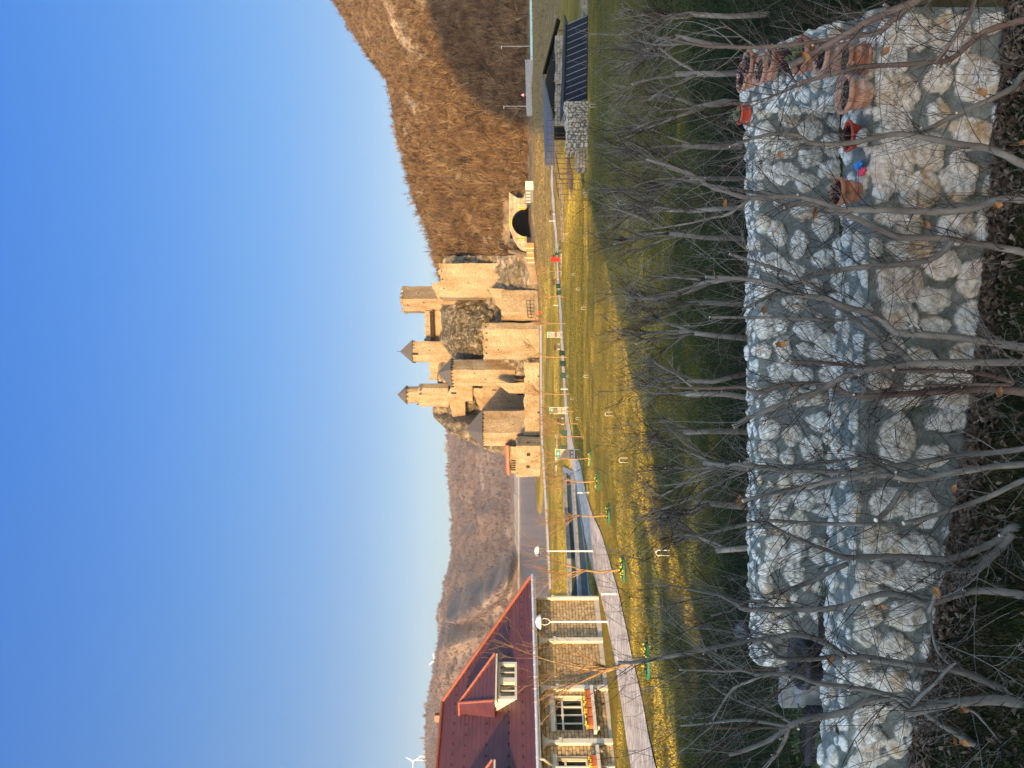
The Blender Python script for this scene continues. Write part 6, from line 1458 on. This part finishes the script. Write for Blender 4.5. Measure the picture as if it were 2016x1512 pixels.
pruned('slim tree with an orange brown straight shoot beside a grey stem, right of centre', [
    (zr(R3, [(2200,250,85),(1990,232,78),(1800,215,62),(1500,230,58),(1300,245,56),(1100,258,52),(980,262,48),(880,248,44),(820,215,40),(760,190,38),(640,180,36),(510,185,35),(420,200,34),(300,235,33),(200,205,28),(100,208,26),(0,212,24),(-250,205,20)]), (0, .3), False),
    (zr(R3, [(1950,180,42),(1900,160,40),(1800,130,38),(1650,105,36),(1500,100,34),(1200,98,32),(1000,78,30),(800,52,28),(510,36,25)]), (0, .1), True),
    (zr(R3, [(1930,190,26),(1700,186,24),(1450,192,20),(1200,205,17),(1000,240,14),(860,270,13),(600,350,11),(300,430,9)]), (-.05, .2), False)], 5.25, 7, M_BARK2)
pruned('many stemmed tree left of centre with a knobbly head above the rear wall', [
    (zr(R3, [(2250,660,72),(2016,700,58),(1800,718,52),(1650,742,52),(1500,765,50),(1380,790,50),(1270,800,50),(1150,772,46),(1010,778,44),(800,800,42),(650,835,40),(500,862,37),(350,900,33),(205,938,30)]), (0, -.1), True),
    (zr(R3, [(2200,560,60),(2016,600,48),(1850,622,46),(1650,640,46),(1500,660,46),(1300,695,48),(1100,722,50),(950,740,50),(800,752,50),(650,745,48),(500,740,46),(380,725,46),(280,715,46),(230,700,42)]), (.15, .2), False),
    (zr(R3, [(270,705,34),(215,690,30),(240,740,22),(120,790,24),(0,850,24),(-200,950,20),(-420,1020,14)]), (.2, .5), False),
    (zr(R3, [(250,720,24),(150,700,22),(60,740,20),(-60,800,17),(-300,840,12)]), (.2, .3), False),
    (zr(R3, [(1180,700,30),(1100,670,30),(1000,655,30),(850,670,29),(700,700,28),(550,712,27),(400,708,25)]), (.2, .3), True),
    (zr(R3, [(1260,820,44),(1215,880,46),(1170,955,45),(1110,1020,44),(1060,1060,42)]), (0, -.15), True)], 5.15, 8)
pruned('tree with a dark gnarled stump base and grey stems at left of centre', [
    (zr(R3, [(2080,1100,85),(1985,1105,78),(1920,1120,72),(1860,1180,62),(1720,1250,58),(1550,1308,55),(1420,1308,54),(1300,1300,54),(1100,1295,52),(900,1302,48),(820,1288,42),(760,1260,34),(700,1238,32),(550,1180,32),(450,1132,31),(390,1095,28),(320,1065,30),(240,1085,30),(100,1118,28),(0,1140,24),(-200,1180,18)]), (0, .2), False),
    (zr(R3, [(1940,1150,68),(1880,1220,70),(1800,1300,68),(1700,1385,62),(1620,1388,54),(1500,1368,50),(1300,1318,48)]), (0, .1), False),
    (zr(R3, [(880,1340,44),(790,1380,42),(700,1430,40),(580,1480,36),(480,1512,33),(380,1535,26)]), (.1, .3), False),
    (zr(R3, [(2016,800,48),(1900,855,46),(1800,905,44),(1650,960,42),(1500,1010,40),(1360,1052,40),(1240,1080,38)]), (-.2, -.2), True),
    (zr(R3, [(1200,1085,30),(1000,1088,34),(800,1085,33),(600,1078,32),(450,1068,31),(310,1060,30)]), (-.1, .15), False)], 5.35, 9)
pruned('tree with one smooth curved stem in front of the bed between the walls', [
    (zr(R4, [(2250,420,82),(2016,398,74),(1850,375,64),(1700,370,60),(1600,392,58),(1500,422,58),(1380,452,58),(1300,418,54),(1200,395,52),(1100,392,50),(950,432,46),(820,475,46),(700,490,46),(550,492,44),(400,490,42),(220,490,40),(180,470,34)]), (0, .2), False),
    (zr(R4, [(210,480,30),(150,450,26),(60,405,24),(0,390,22),(-250,340,16),(-420,320,12)]), (.2, .4), False),
    (zr(R4, [(410,470,22),(340,440,22),(230,440,22),(120,500,20),(0,530,16)]), (.2, .3), False),
    (zr(R4, [(1400,510,40),(1425,455,36),(1450,380,32),(1480,300,30),(1500,235,26)]), (.05, -.1), False),
    (zr(R4, [(1410,505,28),(1422,620,26),(1450,740,24),(1500,810,20),(1560,860,16)]), (.05, -.1), False)], 5.2, 10)
pruned('tree with an S shaped stem that reaches over the left end of the rear wall', [
    (zr(R4, [(2200,1150,75),(2016,1060,70),(1900,1010,66),(1780,960,62),(1600,888,60),(1450,868,58),(1300,850,56),(1150,825,55),(1000,800,54),(900,800,52),(840,775,50),(750,715,50),(650,672,48),(560,655,46),(500,655,46),(400,672,44),(300,690,42),(200,702,40),(100,720,36),(0,740,32),(-250,790,30),(-480,830,30),(-600,832,28)]), (0, .2), True),
    (zr(R4, [(880,800,44),(780,796,42),(700,805,40),(600,815,38),(500,812,36),(400,790,32)]), (.1, .1), True),
    (zr(R4, [(430,790,26),(380,750,24),(300,690,22),(200,655,20),(100,630,18),(0,618,15),(-200,600,12)]), (.1, .3), False)], 5.3, 11)
pruned('largest tree at the left with thick bent limbs and a leaning pale shoot', [
    (zr(R4, [(2250,1120,100),(2016,1095,92),(1850,1075,84),(1700,1080,80),(1570,1092,78),(1450,1112,76),(1340,1140,78),(1270,1145,78),(1215,1120,68),(1180,1085,64),(1120,1060,64),(1050,1065,62),(980,1085,60),(900,1130,60),(820,1160,60),(700,1182,58),(600,1202,54),(500,1240,48)]), (0, 0), False),
    (zr(R4, [(560,1215,40),(490,1250,42),(430,1300,40),(350,1345,38),(250,1385,36),(180,1410,34),(115,1424,32)]), (0, 0), False),
    (zr(R4, [(500,1250,36),(480,1320,34),(430,1410,32),(380,1470,28),(320,1530,26),(150,1640,20)]), (0, .1), False),
    (zr(R4, [(500,1245,30),(450,1240,28),(350,1218,27),(200,1203,25),(80,1212,22),(-20,1225,18),(-200,1240,14)]), (0, .2), False),
    (zr(R4, [(1290,1130,46),(1200,1062,42),(1100,1030,42),(1000,1008,42),(850,985,42),(740,975,41),(640,950,40),(560,918,38),(450,905,36),(300,918,34)]), (0, -.1), False),
    (zr(R4, [(320,915,26),(270,905,24),(200,885,20),(100,890,18),(-10,885,16),(-200,880,12)]), (-.1, 0), True),
    (zr(R4, [(320,920,28),(230,960,24),(145,1000,22),(70,1100,18),(10,1205,14)]), (-.1, .1), False),
    (zr(R4, [(1290,1110,34),(1360,1040,30),(1450,960,28),(1520,880,26),(1580,830,20)]), (0, -.1), False),
    (zr(R4, [(520,1225,24),(440,1180,22),(350,1140,22),(200,1090,20),(60,1020,18),(-20,960,14)]), (0, .2), False)], 5.1, 12)
pruned('leaning grey trunk at the lower left corner', [
    (zr(R4, [(2150,1580,76),(2016,1492,72),(1900,1440,70),(1800,1400,68),(1700,1358,66),(1620,1315,64),(1560,1275,58),(1480,1230,50),(1380,1160,44)]), (.1, .25), False),
    (zr(R4, [(1330,1140,30),(1400,1110,28),(1500,1100,27),(1600,1115,26),(1700,1155,24),(1760,1220,18),(1860,1340,14),(1930,1440,10)]), (.05, -.1), False)], 5.35, 13)
lg_ = MB(); a, c = T(1985, 1355 if False else 1318, 5.5), T(2050, 1235, 5.3); 
a, c = T(1971, 1316, 5.55), T(2040, 1245, 5.4); lg_.tube([a, c], [.03, .034], 9); e = (a-c).normalized(); lt = thing('cut_branch', 'short pale cut branch lying near the lower left corner', 'branch', c)
lg_.build('stem', M_BARK, lt, True); MB().tube([a, a+e*.004], [.029, .027], 9).build('cut_end', M_CUT, lt)

# row of pruned trees on the lawn beyond the rear wall
def rowtree(y, d, H, label, seed, lean=0.0, r=.04):
    g_ = random.Random(seed); x = (1512-y-756)/F*d; b = Vector((x, d, gz1(x, d))); t = thing('pruned_tree', label, 'tree', b, 'pruned bare trees beyond the rear wall'); tr, tw, ct = MB(), MB(), []
    h0 = H*g_.uniform(.38, .5); top = b+Vector((lean*h0+g_.gauss(0, .04), g_.gauss(0, .05), h0))
    tr.tube([b-UZ*.05, b.lerp(top, .5)+Vector((g_.gauss(0, .03), 0, 0)), top], [r*1.2, r, r*.9], 8)
    for k in range(g_.randint(3, 5)):
        a = g_.uniform(0, 6.28); dv = Vector((math.cos(a)*.5, math.sin(a)*.5, 1)).normalized(); L1 = (H-h0)*g_.uniform(.45, .75); p = b.lerp(top, g_.uniform(.7, 1)); pts, q = [p], p
        for i in range(5): dv = (dv+Vector((g_.gauss(0, .16), g_.gauss(0, .16), .1))).normalized(); q = q+dv*L1/5; pts.append(q)
        rr = r*g_.uniform(.45, .62); tr.tube(pts, [rr*(1-.09*i) for i in range(6)], 7)
        if g_.random() < .5: ct.append(MB().tube([pts[-1], pts[-1]+dv*.004], [rr*.6, rr*.55], 8))
        for j in range(g_.randint(11, 17)):
            i = g_.randint(2, 4); pp = pts[i].lerp(pts[i+1], g_.random()); o = Matrix.Rotation(g_.uniform(0, 6.28), 3, dv) @ dv.orthogonal().normalized(); nd = (dv*.7+o*.55+UZ*.35).normalized()
            whip(tw, pp, nd, g_.uniform(.3, .85)*(H-h0)*.75, g_.uniform(.003, .007), g_, 2)
    tr.build('trunk', M_BARK, t, True); tw.build('twigs', M_TWIG, t)
    for c_ in ct: c_.build('cut_end', M_CUT, t)
rows = [(28, 10.8, 2.5, 'bare pruned tree at the far right, beyond the cross wall', .0), (96, 12, 2.5, 'bare tree behind the farthest pots, leaning right', .15), (140, 11, 2.6, 'thick bare tree straight behind the pots', 0), (205, 11.4, 2.5, 'bare tree with crooked limbs behind the small red plastic pot', -.1),
        (288, 12, 2.4, 'small bushy bare tree right of the tall forked front tree', .1), (352, 11.6, 2.6, 'bare tree with a smooth trunk behind the tall forked front tree', .05), (405, 11, 2.6, 'bare tree left of the tall forked front tree', -.05), (470, 11.8, 2.6, 'pale limbed bare tree with its tips against the golden lawn', .1),
        (545, 11.2, 2.4, 'bare tree seen between the crossing cut shoots', -.15), (600, 12, 2.3, 'dark twiggy bare tree just left of the crossing shoots', 0), (668, 11.4, 2.5, 'bare tree with a broad fan of twigs in the centre', .1), (735, 11.8, 2.3, 'bare tree behind the slim orange brown shoot', -.1),
        (790, 11, 2.5, 'bare tree with a forked dark trunk left of centre', .1), (850, 11.6, 2.3, 'bare tree left of the fork-trunked one, thin and pale', -.05), (925, 10.8, 2.3, 'bare tree behind the knobbly-headed front tree', .1), (1000, 11.2, 2.2, 'bare tree right of the largest lawn arch', .1), (1068, 10.6, 2.1, 'leftmost bare tree beyond the rear wall, crossing the sunlit strip', -.15)]
for i, (y, d, H, l, ln) in enumerate(rows): rowtree(y, d, H, l, 300+i, ln, .034+.012*rnd.random())

# ================= grass and leaves =================
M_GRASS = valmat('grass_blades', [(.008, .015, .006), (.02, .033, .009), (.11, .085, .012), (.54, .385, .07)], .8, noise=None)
def blades(name, n, dmin, dmax, pw, hmin, hmax, label, seed, umin=-60, umax=1580, w_=.004, tone=None, mask=None):
    g_ = np.random.default_rng(seed); d = dmin*(dmax/dmin)**(g_.uniform(0, 1, n)**pw); U = g_.uniform(umin, umax, n); x = (U-756)/F*d; z = gz(x, d)
    keep_ = np.ones(n, bool) if mask is None else mask(x, d)
    x, d, z = x[keep_], d[keep_], z[keep_]; n = len(x)
    h = g_.uniform(hmin, hmax, n)*(1+.4*fbm(x*2, d*2, 0, 5, 2))*np.interp(d, [10, 16, 30], [1, .75, .5]); az = g_.uniform(0, 2*np.pi, n); ben = g_.uniform(.15, .8, n)*h
    p = np.stack([x, d, z-.01], -1); s = np.stack([np.cos(az), np.sin(az), 0*az], -1)*(w_*(1+d/14))[:, None]; o = np.stack([-np.sin(az), np.cos(az), 0*az], -1)*ben[:, None]
    up = np.stack([0*h, 0*h, h], -1)
    v = np.stack([p-s, p+s, p+up+o], 1).reshape(-1, 3)
    t = tone(x, d, g_) if tone else g_.uniform(0, .5, n)
    return tag(mesh_np(name, v, np.arange(3*n).reshape(-1, 3), M_GRASS, attrs={'val': np.repeat(t, 3)}), label, kind='stuff')
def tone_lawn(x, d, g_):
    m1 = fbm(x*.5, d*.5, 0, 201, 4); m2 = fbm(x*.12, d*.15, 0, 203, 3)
    return np.clip(.06+.72*sstep(13.5, 22, d+4*m1)+.45*m1+.3*m2*sstep(14, 20, d)-.38*sstep(1, 9, x)*sstep(60, 40, d)+g_.normal(0, .07, len(x)), 0, 1)  # blades at the near right also darkened, shade put into their colour
def not_path(x, d):
    U = 756+F*x/d; V = 1008+(CZ-gz(x, d))/d*F; yt = 1512-U
    xl = np.interp(yt, [p[1] for p in PL][::-1], [p[0] for p in PL][::-1]); xr = np.interp(yt, [p[1] for p in PR][::-1], [p[0] for p in PR][::-1])
    house = (U < 345) & (d > 33)
    return ~((V > xl-1) & (V < xr+1)) & ~inpoly(x, d, BAS) & ~house
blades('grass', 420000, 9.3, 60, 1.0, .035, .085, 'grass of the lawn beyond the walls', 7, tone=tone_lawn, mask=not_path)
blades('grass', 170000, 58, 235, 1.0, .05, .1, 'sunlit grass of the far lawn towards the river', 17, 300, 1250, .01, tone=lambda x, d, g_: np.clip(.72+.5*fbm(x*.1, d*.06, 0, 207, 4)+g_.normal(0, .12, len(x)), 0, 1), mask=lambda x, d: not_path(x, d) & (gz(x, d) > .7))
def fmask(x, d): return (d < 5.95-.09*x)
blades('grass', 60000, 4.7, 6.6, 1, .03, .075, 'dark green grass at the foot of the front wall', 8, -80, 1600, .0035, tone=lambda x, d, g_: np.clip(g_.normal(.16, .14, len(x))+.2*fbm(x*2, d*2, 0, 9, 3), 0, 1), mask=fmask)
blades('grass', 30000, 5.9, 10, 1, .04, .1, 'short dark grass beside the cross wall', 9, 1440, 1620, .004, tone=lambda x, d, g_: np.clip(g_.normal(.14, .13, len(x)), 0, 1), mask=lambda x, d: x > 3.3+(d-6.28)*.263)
g_ = np.random.default_rng(12); n = 7500
x = g_.uniform(-3.8, 3.2, n); yw = 5.8-(x-2.86)*(.56/6.61)
d = yw-np.abs(g_.normal(0, .15, n))-.02; d = np.where(g_.uniform(0, 1, n) < .12, g_.uniform(4.9, 5.9, n), d)
z = gz(x, d)+.012+.03*g_.random(n); az = g_.uniform(0, 6.28, n); L_ = g_.uniform(.014, .04, n); tl = g_.normal(0, .5, (n, 2))
e1 = np.stack([np.cos(az), np.sin(az), tl[:, 0]], -1)*L_[:, None]; e2 = np.stack([-np.sin(az), np.cos(az), tl[:, 1]], -1)*(L_*.45)[:, None]; p = np.stack([x, d, z], -1); c_ = np.stack([0*x, 0*x, L_*.35], -1)
v = np.stack([p-e1, p-e2*1.0+c_, p+e1, p+e2+c_], 1).reshape(-1, 3)
tag(mesh_np('leaf_litter', v, np.arange(4*n).reshape(-1, 4), valmat('dry_leaves', [(.045, .027, .018), (.12, .075, .045), (.22, .15, .095), (.38, .29, .2)]), attrs={'val': np.repeat(g_.beta(1.5, 2.6, n), 4)}), 'dry brown leaves heaped along the foot of the front wall', kind='stuff')
# ================= air =================
HZ = True
if HZ:
    hzm = bpy.data.materials.new('haze_air'); hzm.use_nodes = True; nt = hzm.node_tree
    for n_ in list(nt.nodes):
        if n_.type == 'BSDF_PRINCIPLED': nt.nodes.remove(n_)
    pv = nt.nodes.new('ShaderNodeVolumePrincipled'); pv.inputs['Density'].default_value = .00006; pv.inputs['Color'].default_value = (.8, .84, .92, 1); pv.inputs['Anisotropy'].default_value = .0
    nt.links.new(pv.outputs[0], nt.nodes['Material Output'].inputs['Volume'])
    hb = MB().hexa([(-4200, -900, -4.5), (4200, -900, -4.5), (4200, 3600, -4.5), (-4200, 3600, -4.5), (-4200, -900, 420), (4200, -900, 420), (4200, 3600, 420), (-4200, 3600, 420)])
    tag(hb.build('haze', hzm), 'thin bluish evening haze over the valley', kind='stuff')
